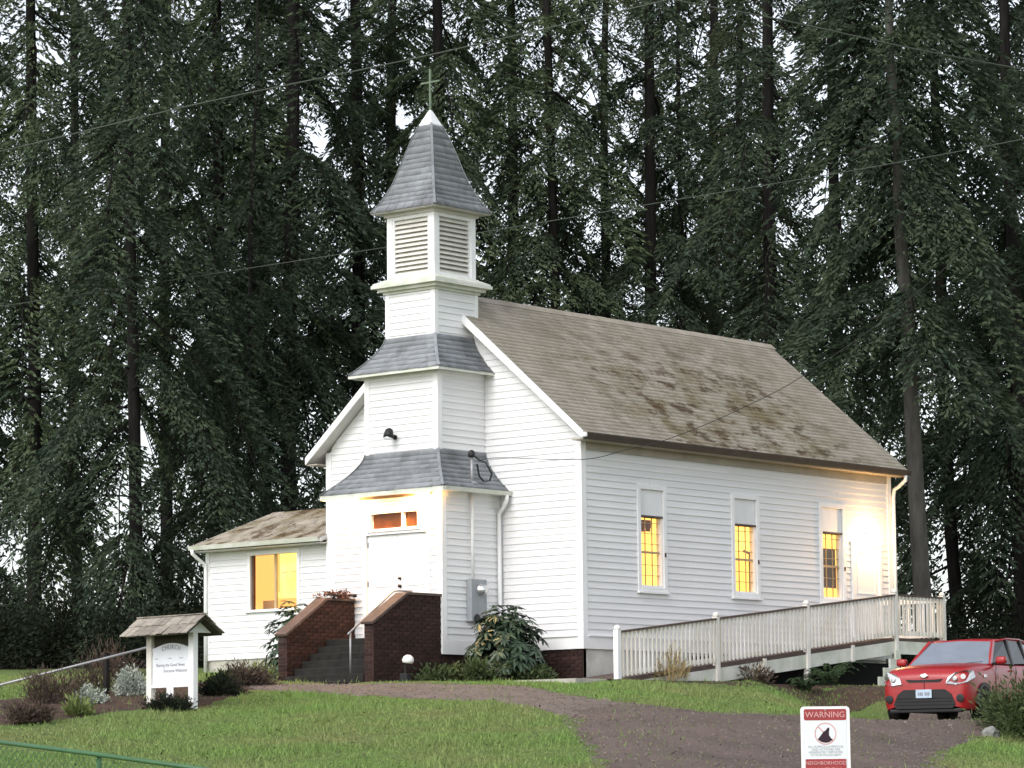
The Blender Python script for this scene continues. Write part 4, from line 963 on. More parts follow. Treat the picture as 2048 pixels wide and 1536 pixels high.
put(text_mesh('NEIGHBORHOOD', .031, 'signpink'), ws, (0, -.0034, SZ+.112)); put(text_mesh('WATCH', .05, 'signpink'), ws, (0, -.0034, SZ+.065))
MB().box(-.03, .03, .006, .012, -.4, SZ+.40).box(-.03, -.025, .013, .03, -.4, SZ+.40).box(.025, .03, .013, .03, -.4, SZ+.40).build('post', 'pipe', ws)
for z in (.03, .435): MB().lathe([(.006, 0), (.006, .004)], M=Matrix.Translation((0, -.001, SZ+z)) @ Matrix.Rotation(R(90), 4, 'X'), n=8).build('bolt', 'pipe', ws)

# ------------------------------------------------------------------ green roadside fence
FA, FB = Vector((16.05, -29.95, -2.345)), Vector((21.6, -30.16, -2.905))
fn = empty('roadside_fence', (FA.x, FA.y, zg(FA.x, FA.y)), label='green vinyl coated chain-link fence with a round top rail beside the road', cat='fence')
def fb(mb, n, mt='fencegreen', **k):
    o = mb.build(n, mt, fn, **k); o.location = (-FA.x, -FA.y, -zg(FA.x, FA.y)); return o
fb(MB().tube([FA, FA.lerp(FB, .5)+Vector((0, 0, .012)), FB], .021, 10), 'top_rail', smooth=True)
for t in (.0, .508, .98):
    q = FA.lerp(FB, t); fb(MB().tube([(q.x, q.y+.03, zg(q.x, q.y)-.3), (q.x, q.y+.03, q.z-.01)], .024, 10), 'fence_post', smooth=True)
mesh = MB(); Ln = (FB-FA).length; ud = (FB-FA).normalized(); Hh = 1.05; cell = .055
k = -Hh
while k < Ln:
    for sg in (1, -1):
        a0, a1 = max(k, 0), min(k+Hh, Ln)
        if a1-a0 > .02:
            za = -(a0-k) if sg > 0 else -(Hh-(a0-k)); zb = -(a1-k) if sg > 0 else -(Hh-(a1-k))
            mesh.bar(FA+ud*a0+Vector((0, 0, za-.02)), FA+ud*a1+Vector((0, 0, zb-.02)), .0035, .0035)
    k += cell*1.4
fb(mesh, 'wire_mesh', fixn=False)['kind'] = 'stuff'

# ------------------------------------------------------------------ wires
def ray(u, v, t):  # a point of the wire's measured course
    d = fw+rt2*((u-1024)/6606.3)-up2*((v-768)/6606.3); return CAM+d*t
def wire(pts, r, label, mt, name='power_line'):
    # smooth through the surveyed points
    P = [Vector(p) for p in pts]; out = []
    for i in range(len(P)-1):
        p0, p1, p2, p3 = P[max(i-1, 0)], P[i], P[i+1], P[min(i+2, len(P)-1)]
        for k in range(8):
            t = k/8; out.append(.5*((2*p1)+(p2-p0)*t+(2*p0-5*p1+4*p2-p3)*t*t+(3*p1-p0-3*p2+p3)*t**3))
    out.append(P[-1]); o = MB().tube(out, r, 6).build(name, mt, smooth=True); tag(o, label, 'wire'); return o
wire([ray(-300, 368, 44), ray(0, 303, 43), ray(400, 207, 42), ray(800, 123, 41), ray(1200, 32, 40), ray(1600, -65, 39)], .009, 'overhead wire rising to the right above the belfry and cross', 'wire')
wire([ray(1000, -75, 36), ray(1350, 0, 37), ray(1554, 38, 37.5), ray(1824, 97, 38), ray(2048, 139, 39), ray(2400, 200, 40)], .0095, 'overhead wire falling to the right across the dark trees', 'wire')
wire([ray(-300, 655, 84), ray(0, 613, 82), ray(560, 527, 79.5), ray(950, 467, 77.5), ray(1350, 400, 76), ray(1700, 342, 75), ray(2048, 278, 73.5), ray(2400, 205, 72)], .011, 'overhead wire passing behind the belfry louvers', 'wire')
def yk(x): return 918-.00054*(x-1050)**2
wire([(MX+.08, MY+.10, 3.46), ray(1000, 915.5, 64.6), ray(1163, 919, 63.2)]+[ray(x, yk(x)+(4 if x < 1400 else 0), 63.2-(x-1163)*.0016) for x in (1250, 1345, 1480, 1620, 1850, 2100, 2300)], .0075, 'sagging service cable running from the porch mast across the nave roof', 'darkwire', 'service_cable')
# sloping pipe rail behind the notice board
pr_ = empty('pipe_rail', tuple(G(59.5, -7.4)), label='thin grey sloping pipe rail running behind the notice board', cat='rail')
a_, b_ = ray(-260, 1436, 60.5), ray(315, 1290, 59.0)
base = Vector(pr_.location)
q = MB().tube([a_-base, b_-base], .024, 8); q.build('rail_pipe', 'pipe', pr_, smooth=True)
for t in (.05, .985):
    c_ = a_.lerp(b_, t); MB().tube([Vector((c_.x, c_.y, zg(c_.x, c_.y)-.2))-base, c_-base], .022, 8).build('rail_post', 'pipe', pr_, smooth=True)
dp = G(60.2, -7.42); o = MB().box(-.04, .04, -.04, .04, -.2, .78).build('garden_stake', 'bark'); o.location = dp; tag(o, 'dark wooden stake standing in the flower bed beside the silver shrub', 'stake')

# ------------------------------------------------------------------ red car
cxy = site(61.5, 7.86)
car = empty('parked_car', (cxy[0], cxy[1], zg(*cxy)+.0), math.atan2(FW.y, FW.x)-R(90)-R(28), label='red boxy hatchback parked on the gravel drive by the ramp', cat='car')
# local frame: +y runs to the rear, front bumper near y=-.75, x to the driver's left (right in the view)
def smooth_loft(stations, n_sub=0):
    mb = MB(); k = len(stations[0]); 
    for s_ in stations: mb.v += [tuple(p) for p in s_]
    for i in range(len(stations)-1):
        for j in range(k-1): a = i*k+j; mb.f.append((a, a+1, a+1+k, a+k))
    mb.f.append(tuple(range(k))); mb.f.append(tuple(reversed(range((len(stations)-1)*k, len(stations)*k))))
    return mb
def section(y, hw, zb, zs, zt, crown, tuck=.05):
    """closed section from right sill over the top to the left sill"""
    half = [(hw-tuck, zb), (hw-.01, zb+.10), (hw, zb+.30), (hw-.005, zs-.12), (hw-.03, zs-.03), (hw-.10, zt), (hw*.6, zt+crown*.7), (0, zt+crown)]
    pts = [(x, y, z) for x, z in half]; return pts+[(-x, y, z) for x, _, z in [(p[0], 0, p[2]) for p in reversed(pts[:-1])]]
ST = [(-.76, .60, .30, .72, .74, .01), (-.74, .74, .24, .80, .84, .02), (-.66, .83, .22, .88, .93, .03), (-.45, .875, .21, .94, .99, .04), (0, .89, .21, .99, 1.03, .045), (.45, .893, .21, 1.02, 1.07, .04), (.80, .895, .21, 1.05, 1.09, .03), (1.6, .895, .21, 1.06, 1.10, .0), (2.6, .895, .21, 1.09, 1.13, .0), (3.15, .885, .23, 1.10, 1.14, .0), (3.32, .80, .30, 1.08, 1.12, .0)]
body = smooth_loft([section(*s_) for s_ in ST]).build('body', 'red', car, smooth=True)
sb = body.modifiers.new('s', 'SUBSURF'); sb.levels = 2; sb.render_levels = 2
# cabin: roof and pillars
def cab(y, hw, z): return (y, hw, z)
RF = [(1.22, .62, 1.505), (1.45, .645, 1.545), (1.9, .66, 1.575), (2.6, .665, 1.58), (3.1, .65, 1.555), (3.25, .62, 1.52)]
roof = MB(); k = 7
for y, hw, z in RF:
    for j in range(k): t = -1+2*j/(k-1); roof.v.append((hw*t, y, z+.035*(1-t*t)))
for i in range(len(RF)-1):
    for j in range(k-1): a = i*k+j; roof.f.append((a, a+1, a+1+k, a+k))
ro = roof.build('roof', 'red', car, smooth=True); sd = ro.modifiers.new('t', 'SOLIDIFY'); sd.thickness = .05; sd.offset = -1
BASE = {'a': (.56, .80, 1.07), 'b': (1.72, .83, 1.10), 'c': (2.55, .83, 1.13), 'd': (3.22, .78, 1.13)}
TOP = {'a': (1.23, .63, 1.51), 'b': (1.85, .66, 1.56), 'c': (2.6, .66, 1.565), 'd': (3.2, .62, 1.52)}
for s in (-1, 1):
    for key, mtp, wd in (('a', 'red', .07), ('b', 'blkplastic', .07), ('c', 'blkplastic', .07), ('d', 'red', .16)):
        y0, x0, z0 = BASE[key]; y1, x1, z1 = TOP[key]
        MB().bar((s*x0, y0, z0-.03), (s*x1, y1, z1+.01), wd, .05, (s, 0, .3)).build('pillar', mtp, car)
    for a, b in (('a', 'b'), ('b', 'c'), ('c', 'd')):
        y0, x0, z0 = BASE[a]; y1, x1, z1 = BASE[b]; y2, x2, z2 = TOP[b]; y3, x3, z3 = TOP[a]
        MB().add([(s*x0, y0, z0), (s*x1, y1, z1), (s*(x2-.005), y2, z2), (s*(x3-.005), y3, z3)], [(0, 1, 2, 3)]).build('side_window', 'sideglass', car)
    # roof edge moulding
    MB().tube([(s*.63, 1.30, 1.52), (s*.66, 1.9, 1.585), (s*.665, 2.6, 1.59), (s*.63, 3.2, 1.54)], .022, 6).build('roof_rail', 'red', car, smooth=True)
    # mirror
    MB().box(s*.985-.10, s*.985+.10, .62, .74, 1.07, 1.21).build('door_mirror', 'red', car, bevel=.045, smooth=True)
    MB().bar((s*.80, .70, 1.07), (s*.93, .66, 1.10), .05, .04).build('mirror_arm', 'blkplastic', car)
    # headlamp
    hl = MB(); F_ = [(s*.43, -.785, .69), (s*.47, -.765, .80), (s*.60, -.735, .885), (s*.76, -.66, .925), (s*.87, -.50, .925), (s*.90, -.48, .80), (s*.82, -.69, .71), (s*.62, -.77, .665)]
    hl.add([(x, y-.012, z) for x, y, z in F_]+[(x*.97, y+.08, z) for x, y, z in F_], [tuple(range(8)) if s < 0 else tuple(reversed(range(8)))]+[(i, (i+1) % 8, (i+1) % 8+8, i+8) for i in range(8)])
    hh = hl.build('headlamp', 'lens', car)
    MB().lathe([(.045, 0), (.048, .012), (.03, .02)], M=Matrix.Translation((s*.60, -.765, .77)) @ Matrix.Rotation(R(90), 4, 'X') , n=14).build('projector', 'rim', hh)
    MB().lathe([(.05, 0), (.05, .010)], M=Matrix.Translation((s*.74, -.715, .81)) @ Matrix.Rotation(R(s*30), 4, 'Z') @ Matrix.Rotation(R(90), 4, 'X'), n=12).build('reflector', 'chrome', hh)
    # fog lamp recess
    MB().lathe([(.075, 0), (.075, .015), (.04, .02)], M=Matrix.Translation((s*.69, -.752, .42)) @ Matrix.Rotation(R(90), 4, 'X'), n=14).build('fog_lamp', 'blkplastic', car)
    # side turn lamp on fender, door line, handle
    MB().box(s*.894-.01, s*.894+.012, -.02, .12, .80, .86).build('fender_lamp', 'lens', car, bevel=.008)
    MB().box(s*.897-.01, s*.897+.02, 1.42, 1.6, .95, .98).build('door_handle', 'red', car, bevel=.006)
    for y in (.62, 1.72): MB().box(s*.897-.006, s*.897+.002, y, y+.012, .32, 1.04).build('door_gap', 'blkplastic', car)
    MB().box(s*.88-.015, s*.88+.022, .42, 2.2, .20, .30).build('sill_moulding', 'blkplastic', car, bevel=.01)
    # wheels
    for y in (0., 2.55):
        Mw = Matrix.Translation((s*.80, y, .315)) @ Matrix.Rotation(R(90), 4, 'Y')
        wh = empty('wheel'); wh.parent = car
        MB().lathe([(.20, -.105), (.295, -.11), (.318, -.07), (.318, .07), (.295, .11), (.20, .105)], n=28, M=Mw).build('tyre', 'rubber', wh, smooth=True)
        MB().lathe([(.205, -.02), (.205, .10*1), (.06, .085), (.05, .06)] if s > 0 else [(.05, -.06), (.06, -.085), (.205, -.10), (.205, .02)], n=20, M=Mw).build('rim', 'rim', wh)
        ar_ = MB(); 
        for kk in range(14):
            t0, t1 = math.pi*kk/14, math.pi*(kk+1)/14
            ar_.add([(s*.905, y+r_*math.cos(t), .315+r_*math.sin(t)) for r_, t in ((.33, t0), (.40, t0), (.40, t1), (.33, t1))], [(0, 1, 2, 3)])
            ar_.add([(xx, y+.40*math.cos(t), .315+.40*math.sin(t)) for xx, t in ((s*.905, t0), (s*.86, t0), (s*.86, t1), (s*.905, t1))], [(0, 1, 2, 3)])
        ar_.build('wheel_arch', 'blkplastic', car)
        MB().lathe([(.335, -.02), (.335, .02)], n=24, M=Matrix.Translation((s*.885, y, .315)) @ Matrix.Rotation(R(90), 4, 'Y')).build('wheel_well', 'dark', car)
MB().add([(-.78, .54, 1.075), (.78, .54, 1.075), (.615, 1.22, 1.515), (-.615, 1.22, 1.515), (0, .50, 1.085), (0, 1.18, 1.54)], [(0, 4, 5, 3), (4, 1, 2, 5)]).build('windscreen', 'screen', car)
MB().box(-.74, .74, .50, .58, 1.055, 1.075).build('wiper_cowl', 'blkplastic', car)
for x in (-.45, .15): MB().bar((x, .52, 1.085), (x+.5, .60, 1.12), .012, .012).build('wiper', 'blkplastic', car)
MB().add([(-.75, 3.24, 1.12), (.75, 3.24, 1.12), (.60, 3.23, 1.51), (-.60, 3.23, 1.51)], [(3, 2, 1, 0)]).build('rear_window', 'carglass', car)
# upper grille slot, badge, lower intake, plate, bumper lip
MB().poly([(-.36, -.772, .775), (-.30, -.772, .72), (.30, -.772, .72), (.36, -.772, .775), (.18, -.772, .765), (-.18, -.772, .765)], (0, .06, 0)).build('upper_grille', 'blkplastic', car)
MB().lathe([(1, 0), (1, .012), (.7, .018)], M=Matrix.Translation((0, -.765, .835)) @ Matrix.Rotation(R(90), 4, 'X') @ Matrix.Diagonal((.075, .038, 1, 1)), n=24).build('badge', 'chrome', car)
MB().poly([(-.52, -.775, .50), (-.40, -.775, .585), (.40, -.775, .585), (.52, -.775, .50), (.60, -.775, .32), (.55, -.775, .24), (-.55, -.775, .24), (-.60, -.775, .32)], (0, .10, 0)).build('lower_grille', 'blkplastic', car)
for z in (.30, .36, .42): MB().box(-.55, .55, -.785, -.776, z, z+.016).build('grille_bar', 'rubber', car)
MB().box(-.70, .70, -.74, -.60, .165, .235).build('bumper_lip', 'blkplastic', car, bevel=.02)
pl = MB().box(-.155, .155, -.80, -.786, .43, .585).build('number_plate', 'plate', car, bevel=.006)
q = MB()
for x in (-.11, -.075, -.04, .02, .055, .09): q.box(x, x+.022, -.803, -.8005, .475, .535)
q.build('plate_characters', 'ink', pl)
MB().box(-.004, .004, -.772, -.762, .60, .71).build('bumper_seam', 'blkplastic', car)

# ------------------------------------------------------------------ vegetation
rng = np.random.default_rng(11)
def kites(base, direc, length, width, rng_):
    """flat pointed leaves: arrays base (n,3), unit dir (n,3), length (n), width (n) -> verts, quads"""
    n = len(base); rv = rng_.normal(size=(n, 3)); side = np.cross(direc, rv); side /= np.linalg.norm(side, axis=1, keepdims=True)+1e-9
    mid = base+direc*(length*.45)[:, None]
    V = np.stack([base, mid+side*(width*.5)[:, None], base+direc*length[:, None], mid-side*(width*.5)[:, None]], 1).reshape(-1, 3)
    F = np.arange(n*4).reshape(n, 4); return V, F
def norm(a): return a/(np.linalg.norm(a, axis=-1, keepdims=True)+1e-9)
def conifer(seed, H, z0, zdense, Lmax, nb_, droop, leaf=.19, dens=1., lean=0.):
    """trunk (tapered tube with bare lower limbs) and crown (drooping boughs of small sprays)"""
    rg = np.random.default_rng(seed); rr_ = random.Random(seed)
    r0 = H*.0050; tr = MB(); pts = []; rad = []
    for i in range(15):
        t = i/14; pts.append((.22*math.sin(5*t+seed)+.08*math.sin(13*t+seed), .20*math.sin(4*t+seed*2), -.6+(H+.6)*t)); rad.append(r0*(1-t)**.8*(1.35 if i == 0 else 1)+.02)
    tr.tube(pts, rad, 9)
    for i in range(14):
        z = rr_.uniform(1.5, z0+5); a = rr_.uniform(0, 6.28); l = rr_.uniform(.6, 2.2)
        p = (0, 0, z); tr.tube([p, (l*.5*math.cos(a), l*.5*math.sin(a), z+.05), (l*math.cos(a+.2), l*math.sin(a+.2), z-.3)], [.03, .02, .008], 5)
    B = []; D = []; LN = []; WD = []
    whorl = [(z0+(H-z0-1)*(max(0., k+rg.uniform(-.3, .3))/nb_)**1.1) for k in range(nb_)]
    for k in range(nb_):
        z = max(z0, whorl[k])
        if math.sin(z*1.15+seed)+.6*math.sin(z*2.7+seed*3) > 1.2: continue      # bare stretches between the tiers of boughs
        Lb = Lmax*(1-((z-z0)/(H-z0))**1.3)*rg.uniform(.5, 1.12)+.35
        fine = z < zdense
        a = k*2.39996+rg.normal(scale=.5); d = np.array([math.cos(a), math.sin(a), 0.]); sd = np.array([-math.sin(a), math.cos(a), 0.])
        s0 = rg.uniform(.0, .45); c = rg.uniform(.7, 1.3)*droop/Lb; hang0 = rg.uniform(.15, .75)
        nt_ = int(Lb/(.14 if fine else .40)*dens)+2
        rs = np.linspace(.10, 1, nt_)*Lb
        P = d[None]*rs[:, None]+np.array([0, 0, 1.])[None]*(z+s0*rs-c*rs**2*.9)[:, None]+sd[None]*(.12*np.sin(rs*2+seed))[:, None]
        if fine: tr.tube([(0, 0, P[0][2]), tuple(P[len(P)//2]), tuple(P[-1])], [.035, .02, .006], 4, cap=False)
        for i in range(nt_):
            tl = (.40+1.0*math.sin(math.pi*min(1, .2+.8*rs[i]/Lb)))*rg.uniform(.65, 1.1)*min(1, Lb/2.2)
            for sg in (-1, 1):
                hang = hang0+rg.uniform(-.12, .12)
                td = d*.55+sd*sg*.85+np.array([0, 0, -hang]); td /= np.linalg.norm(td)
                m_ = max(3, int(tl/(.032 if fine else .15)*dens))
                q = np.linspace(.05, 1, m_)*tl
                pos = P[i][None]+td[None]*q[:, None]; pos[:, 2] -= .35*q**2
                pos += rg.normal(scale=.022, size=pos.shape)
                alt = np.where(np.arange(m_) % 2 == 0, 1., -1.)[:, None]
                sp_ = norm(np.cross(td, [0, 0, 1.]))
                dd_ = td[None]*.75+sp_[None]*alt*.55+rg.normal(scale=.20, size=(m_, 3)); dd_[:, 2] -= .25
                B.append(pos); D.append(norm(dd_)); LN.append(rg.uniform(.7, 1.3, m_)*leaf*(1 if fine else 1.9)); WD.append(rg.uniform(.7, 1.3, m_)*leaf*(.32 if fine else .6))
    V, F = kites(np.concatenate(B), np.concatenate(D), np.concatenate(LN), np.concatenate(WD), rg)
    return tr, V, F
VAR = []
specs = [  # seed,H,z0,zdense,Lmax,nbranches,droop,material
    (101, 36, 4.5, 22, 4.3, 62, 1.7, 'needle'), (102, 40, 6.0, 24, 3.9, 55, 1.9, 'needle'), (103, 34, 3.2, 22, 4.4, 57, 2.1, 'needle2'),
    (104, 42, 8.0, 26, 3.5, 48, 1.7, 'needle2'), (105, 38, 5.0, 24, 4.1, 58, 2.2, 'needle3'),
    (106, 40, 9.5, 28, 3.7, 48, 1.9, 'needle'), (107, 38, 10.5, 28, 3.7, 46, 2.1, 'needle3')]
for sd_, H, z0, zd, Lm, nb_, dr_, mt in specs:
    tr, V, F = conifer(sd_, H, z0, zd, Lm, nb_, dr_)
    tm = tr.mesh('trunk'); tm.materials.append(MT['bark']); tm.polygons.foreach_set('use_smooth', np.ones(len(tm.polygons), bool))
    cm = quads('crown', V, F, mt); VAR.append((tm, cm))
def U(u, a): return (u-1024)/6606*a
TREES = [ # (column of the trunk, distance, variant, scale)
    (40, 84, 0, 1.0), (255, 80, 2, .95), (430, 88, 0, 1.05), (595, 86, 3, 1.05), (525, 99, 5, 1.0), (705, 92, 3, 1.0), (330, 101, 6, 1.05), (785, 99, 1, 1.05),
    (890, 90, 1, 1.0), (1020, 98, 4, 1.05), (1105, 90, 0, .95), (1322, 91, 3, .95), (1225, 104, 6, 1.0), (1430, 103, 5, 1.05), (1562, 87, 3, 1.0), (1690, 95, 1, 1.0),
    (1905, 88, 2, 1.05), (2030, 83, 2, 1.1), (2140, 90, 2, 1.05), (-90, 90, 2, 1.0), (150, 103, 5, .95), (500, 83, 2, .55), (1500, 99, 6, .9), (1380, 95, 4, .66)]
PLACE = [(20, 'beyond the far end of the flower bed'), (200, 'behind the heathers of the flower bed'), (300, 'behind the notice board'), (470, 'behind the annex gutter end'), (560, 'behind the annex window'), (660, 'behind the annex roof ridge'), (760, 'behind the porch roof'), (850, 'behind the spire'), (950, 'behind the belfry louvers'), (1080, 'behind the nave roof next to the belfry'), (1200, 'behind the front part of the nave roof'), (1300, 'behind the nave roof over the first window'), (1400, 'behind the middle of the nave roof'), (1510, 'behind the nave roof over the second window'), (1600, 'behind the far end of the nave ridge'), (1720, 'beyond the far gable of the nave'), (1800, 'beyond the side door'), (1920, 'beyond the ramp landing'), (2000, 'beyond the windscreen of the parked car'), (9999, 'beyond the rear of the parked car')]
def where(u): return next(t for k, t in PLACE if u < k)
KIND = ['fir with long drooping boughs', 'fir with a bare lower trunk', 'dark cedar with low sweeping boughs', 'tall fir with a long bare trunk', 'olive hemlock with hanging sprays', 'high-crowned fir deep in the wood', 'high-crowned olive hemlock deep in the wood']
def tree(v, a, b, sc=1., rz=0., label=None):
    p = G(a, b); o = empty('fir_tree', tuple(p), rz, label=label, cat='tree', group='conifers of the wood behind the church'); o.scale = (sc, sc, sc*random.uniform(.95, 1.06))
    link('trunk', VAR[v][0], o); link('crown', VAR[v][1], o); return o
for i, (u, a, v, sc) in enumerate(TREES): tree(v, a, U(u, a), sc, (i*2.4) % 6.28, ('young ' if sc < .7 else '')+KIND[v]+' '+where(u))
# pale crooked trunk behind the ramp
cr = MB(); P_ = [ray(u, v, 78.) for u, v in ((1848, 1330), (1845, 1190), (1836, 1050), (1828, 900), (1820, 760), (1816, 640), (1806, 540), (1798, 430), (1796, 300), (1780, 120), (1775, -120), (1770, -500))]
b0 = G(78., U(1848, 78.)); P_ = [Vector((b0.x, b0.y, b0.z-.3))]+P_
cr.tube([p-b0 for p in P_], [.30, .235, .215, .20, .19, .175, .165, .155, .145, .13, .11, .08, .04], 12)
for t, l in ((5, 1.0), (6, -1.3), (8, 1.4), (9, -1.2)): 
    s_ = P_[t]-b0; cr.tube([s_, s_+Vector((RT.x*l*.5, RT.y*l*.5, .1)), s_+Vector((RT.x*l, RT.y*l, -.1))], [.06, .035, .012], 6)
pt = empty('fir_tree', tuple(b0), label='leaning fir with a pale brown crooked trunk just behind the ramp landing', cat='tree')
cr.build('trunk', 'palebark', pt, smooth=True)
# its crown starts high up
tr, V, F = conifer(140, 34, 8.5, 22, 3.4, 95, 1.6); link('crown', quads('crown', V+np.array([(P_[8]-b0).x, (P_[8]-b0).y, 0]), F, 'needle2'), pt)

def bush_mesh(seed, rx, rz_, n, leaf, wid, mt, up_=.2, clump=14, name='foliage', hollow=.5):
    rg = np.random.default_rng(seed); c = norm(rg.normal(size=(clump, 3))); c[:, 2] = np.abs(c[:, 2])*.95
    cen = c*rg.uniform(hollow, .85, (clump, 1)); idx = rg.integers(0, clump, n)
    p = cen[idx]+rg.normal(scale=.17, size=(n, 3)); d = norm(p*np.array([1, 1, .8])+rg.normal(scale=.5, size=(n, 3))+np.array([0, 0, up_]))
    p = p*np.array([rx, rx, rz_]); p[:, 2] = np.abs(p[:, 2])
    V, F = kites(p, d, rg.uniform(.6, 1.3, n)*leaf, rg.uniform(.7, 1.3, n)*wid, rg); return quads(name, V, F, mt)
def stems_mesh(seed, rx, h, n, mt='bark', r=.012):
    rr_ = random.Random(seed); q = MB()
    for k in range(n):
        a = rr_.uniform(0, 6.28); l = rr_.uniform(.2, .75)*rx; q.tube([(0.04*math.cos(a), .04*math.sin(a), -.1), (l*.4*math.cos(a), l*.4*math.sin(a), h*.4), (l*math.cos(a), l*math.sin(a), h*rr_.uniform(.6, .9))], [r, r*.8, r*.4], 5)
    me = q.mesh('stems'); me.materials.append(MT[mt]); return me
def plant(name, cat, label, loc, fol, stem, sc=(1, 1, 1), rz=0, group=None):
    o = empty(name, tuple(loc), rz, label=label, cat=cat, group=group); o.scale = sc
    if stem: link('stems', stem, o)
    link('foliage', fol, o); return o
# undergrowth along the edge of the wood
UB = [bush_mesh(200+i, 1.8, 2.2, 11000, .15, .05, 'under', clump=40, hollow=.25) for i in range(3)]; US = [stems_mesh(210+i, 1.5, 2.2, 9, r=.03) for i in range(3)]
for i in range(34):
    u = -60+i*66; a = 77+(i*7 % 5)*3.2; k = i % 3
    if 1150 < u < 1700: a += 4
    plant('forest_shrub', 'shrub', 'dark leafy wood-edge shrub '+where(u), G(a, U(u, a)), UB[k], US[k], (1, 1, random.uniform(.7, 1.25)), i*1.7, 'undergrowth along the edge of the wood')
for i in range(16):
    u = -40+i*140; a = 104+(i*5 % 4)*4; k = i % 3
    plant('forest_shrub', 'shrub', 'big dark thicket '+where(u), G(a, U(u, a)), UB[k], US[k], (1.6, 1.6, random.uniform(1.4, 2.0)), i*1.1, 'undergrowth along the edge of the wood')

def rhodo_mesh(seed, rx, rz_, nwh, leaf=.16):
    rg = np.random.default_rng(seed); c = norm(rg.normal(size=(nwh, 3))); c[:, 2] = np.abs(c[:, 2])
    rad = rg.uniform(.62, 1.02, (nwh, 1)); tip = c*rad*np.array([rx, rx, rz_]); tip[:, 2] += .25*rz_*(1-c[:, 2])*0
    B = []; D = []; LN = []; WD = []; vs = []; fs = []
    for i in range(nwh):
        m_ = rg.integers(7, 11); a0 = rg.uniform(0, 6.28); ax = norm(c[i]+np.array([0, 0, .6])); e1 = norm(np.cross(ax, [.3, .2, 1.])); e2 = np.cross(ax, e1)
        for j in range(m_):
            t = a0+2*np.pi*j/m_+rg.normal(scale=.15); d = (e1*math.cos(t)+e2*math.sin(t))*1.0+ax*rg.uniform(-.35, .25); d = d/np.linalg.norm(d)
            s = np.cross(d, ax); s /= np.linalg.norm(s)+1e-9; l = leaf*rg.uniform(.75, 1.2); w_ = l*.32; dn = np.array([0, 0, -1.])
            b = tip[i]; k = len(vs)
            vs += [b, b+d*l*.35+s*w_*.5, b+d*l*.75+s*w_*.42+dn*l*.10, b+d*l+dn*l*.24, b+d*l*.75-s*w_*.42+dn*l*.10, b+d*l*.35-s*w_*.5]
            fs += [(k, k+1, k+2, k+3), (k, k+3, k+4, k+5)]
    return quads('foliage', np.array(vs), fs, 'rhodo')
plant('rhododendron', 'shrub', 'round glossy rhododendron growing by the porch side wall and brick foundation', (-.98, -1.15, zg(-.98, -1.15)+.25), rhodo_mesh(301, .80, 1.28, 340, .18), stems_mesh(302, .8, 1.0, 8, r=.025))
plant('rhododendron', 'shrub', 'rhododendron peeping over the left cheek wall below the annex window', (-5.35, -2.55, zg(-5.35, -2.55)), rhodo_mesh(303, .62, 1.62, 150, .17), stems_mesh(304, .6, 1.3, 7, r=.022))
def ground_cover(seed, n, rx, h, mt): return bush_mesh(seed, rx, h, n, .11, .05, mt, clump=18, hollow=.3)
for k, (x, y, sx_, lb) in enumerate(((-1.75, -2.35, 1.0, 'low green leafy ground cover beside the brick cheek wall'), (-.95, -1.9, 1.05, 'low green leafy ground cover in front of the round rhododendron'), (-.35, -1.15, .7, 'small low green plant below the brick foundation corner'))):
    plant('ground_cover', 'plant', lb, (x, y, zg(x, y)), ground_cover(320+k, 1500, .62*sx_, .42*sx_, 'lowgreen'), None)
# ferns below the ramp
def fern_mesh(seed, L0, nf):
    rg = np.random.default_rng(seed); B = []; D = []; LN = []; WD = []
    for k in range(nf):
        a = rg.uniform(0, 6.28); l = L0*rg.uniform(.7, 1.1); d = np.array([math.cos(a), math.sin(a), 0]); s = np.array([-math.sin(a), math.cos(a), 0]); e = rg.uniform(.9, 1.6)
        for t in np.linspace(.08, 1, 26):
            p = d*l*t*.8+np.array([0, 0, l*(e*t-e*.75*t*t)])
            for sg in (-1, 1): B.append(p); D.append(s*sg+d*.35+np.array([0, 0, -.2])); LN.append(.13*L0/.8*(1.05-t)+.02); WD.append(.030)
    V, F = kites(np.array(B), norm(np.array(D)), np.array(LN), np.array(WD), rg); return quads('foliage', V, F, 'fern')
plant('sword_fern', 'fern', 'large sword fern in the bed below the middle of the ramp', (2.05, 5.35, zg(2.05, 5.35)), fern_mesh(331, .85, 26), None)
plant('sword_fern', 'fern', 'smaller sword fern below the ramp beside the scrambling brown vine', (2.15, 4.35, zg(2.15, 4.35)), fern_mesh(332, .55, 18), None)
plant('leafless_shrub', 'shrub', 'straw-coloured dry twiggy plant growing through the lower ramp balusters', (1.85, .35, zg(1.85, .35)), bush_mesh(333, .35, .62, 420, .16, .018, 'drystem', up_=1.2), stems_mesh(334, .4, .6, 12, 'drystem', .006))
plant('leafless_shrub', 'shrub', 'scrambling brown vine on the beam beyond the second ramp post', (1.78, 3.1, zg(1.78, 3.1)), bush_mesh(335, .4, .5, 420, .12, .03, 'heather', up_=.6), stems_mesh(336, .4, .5, 8, 'drystem', .006))
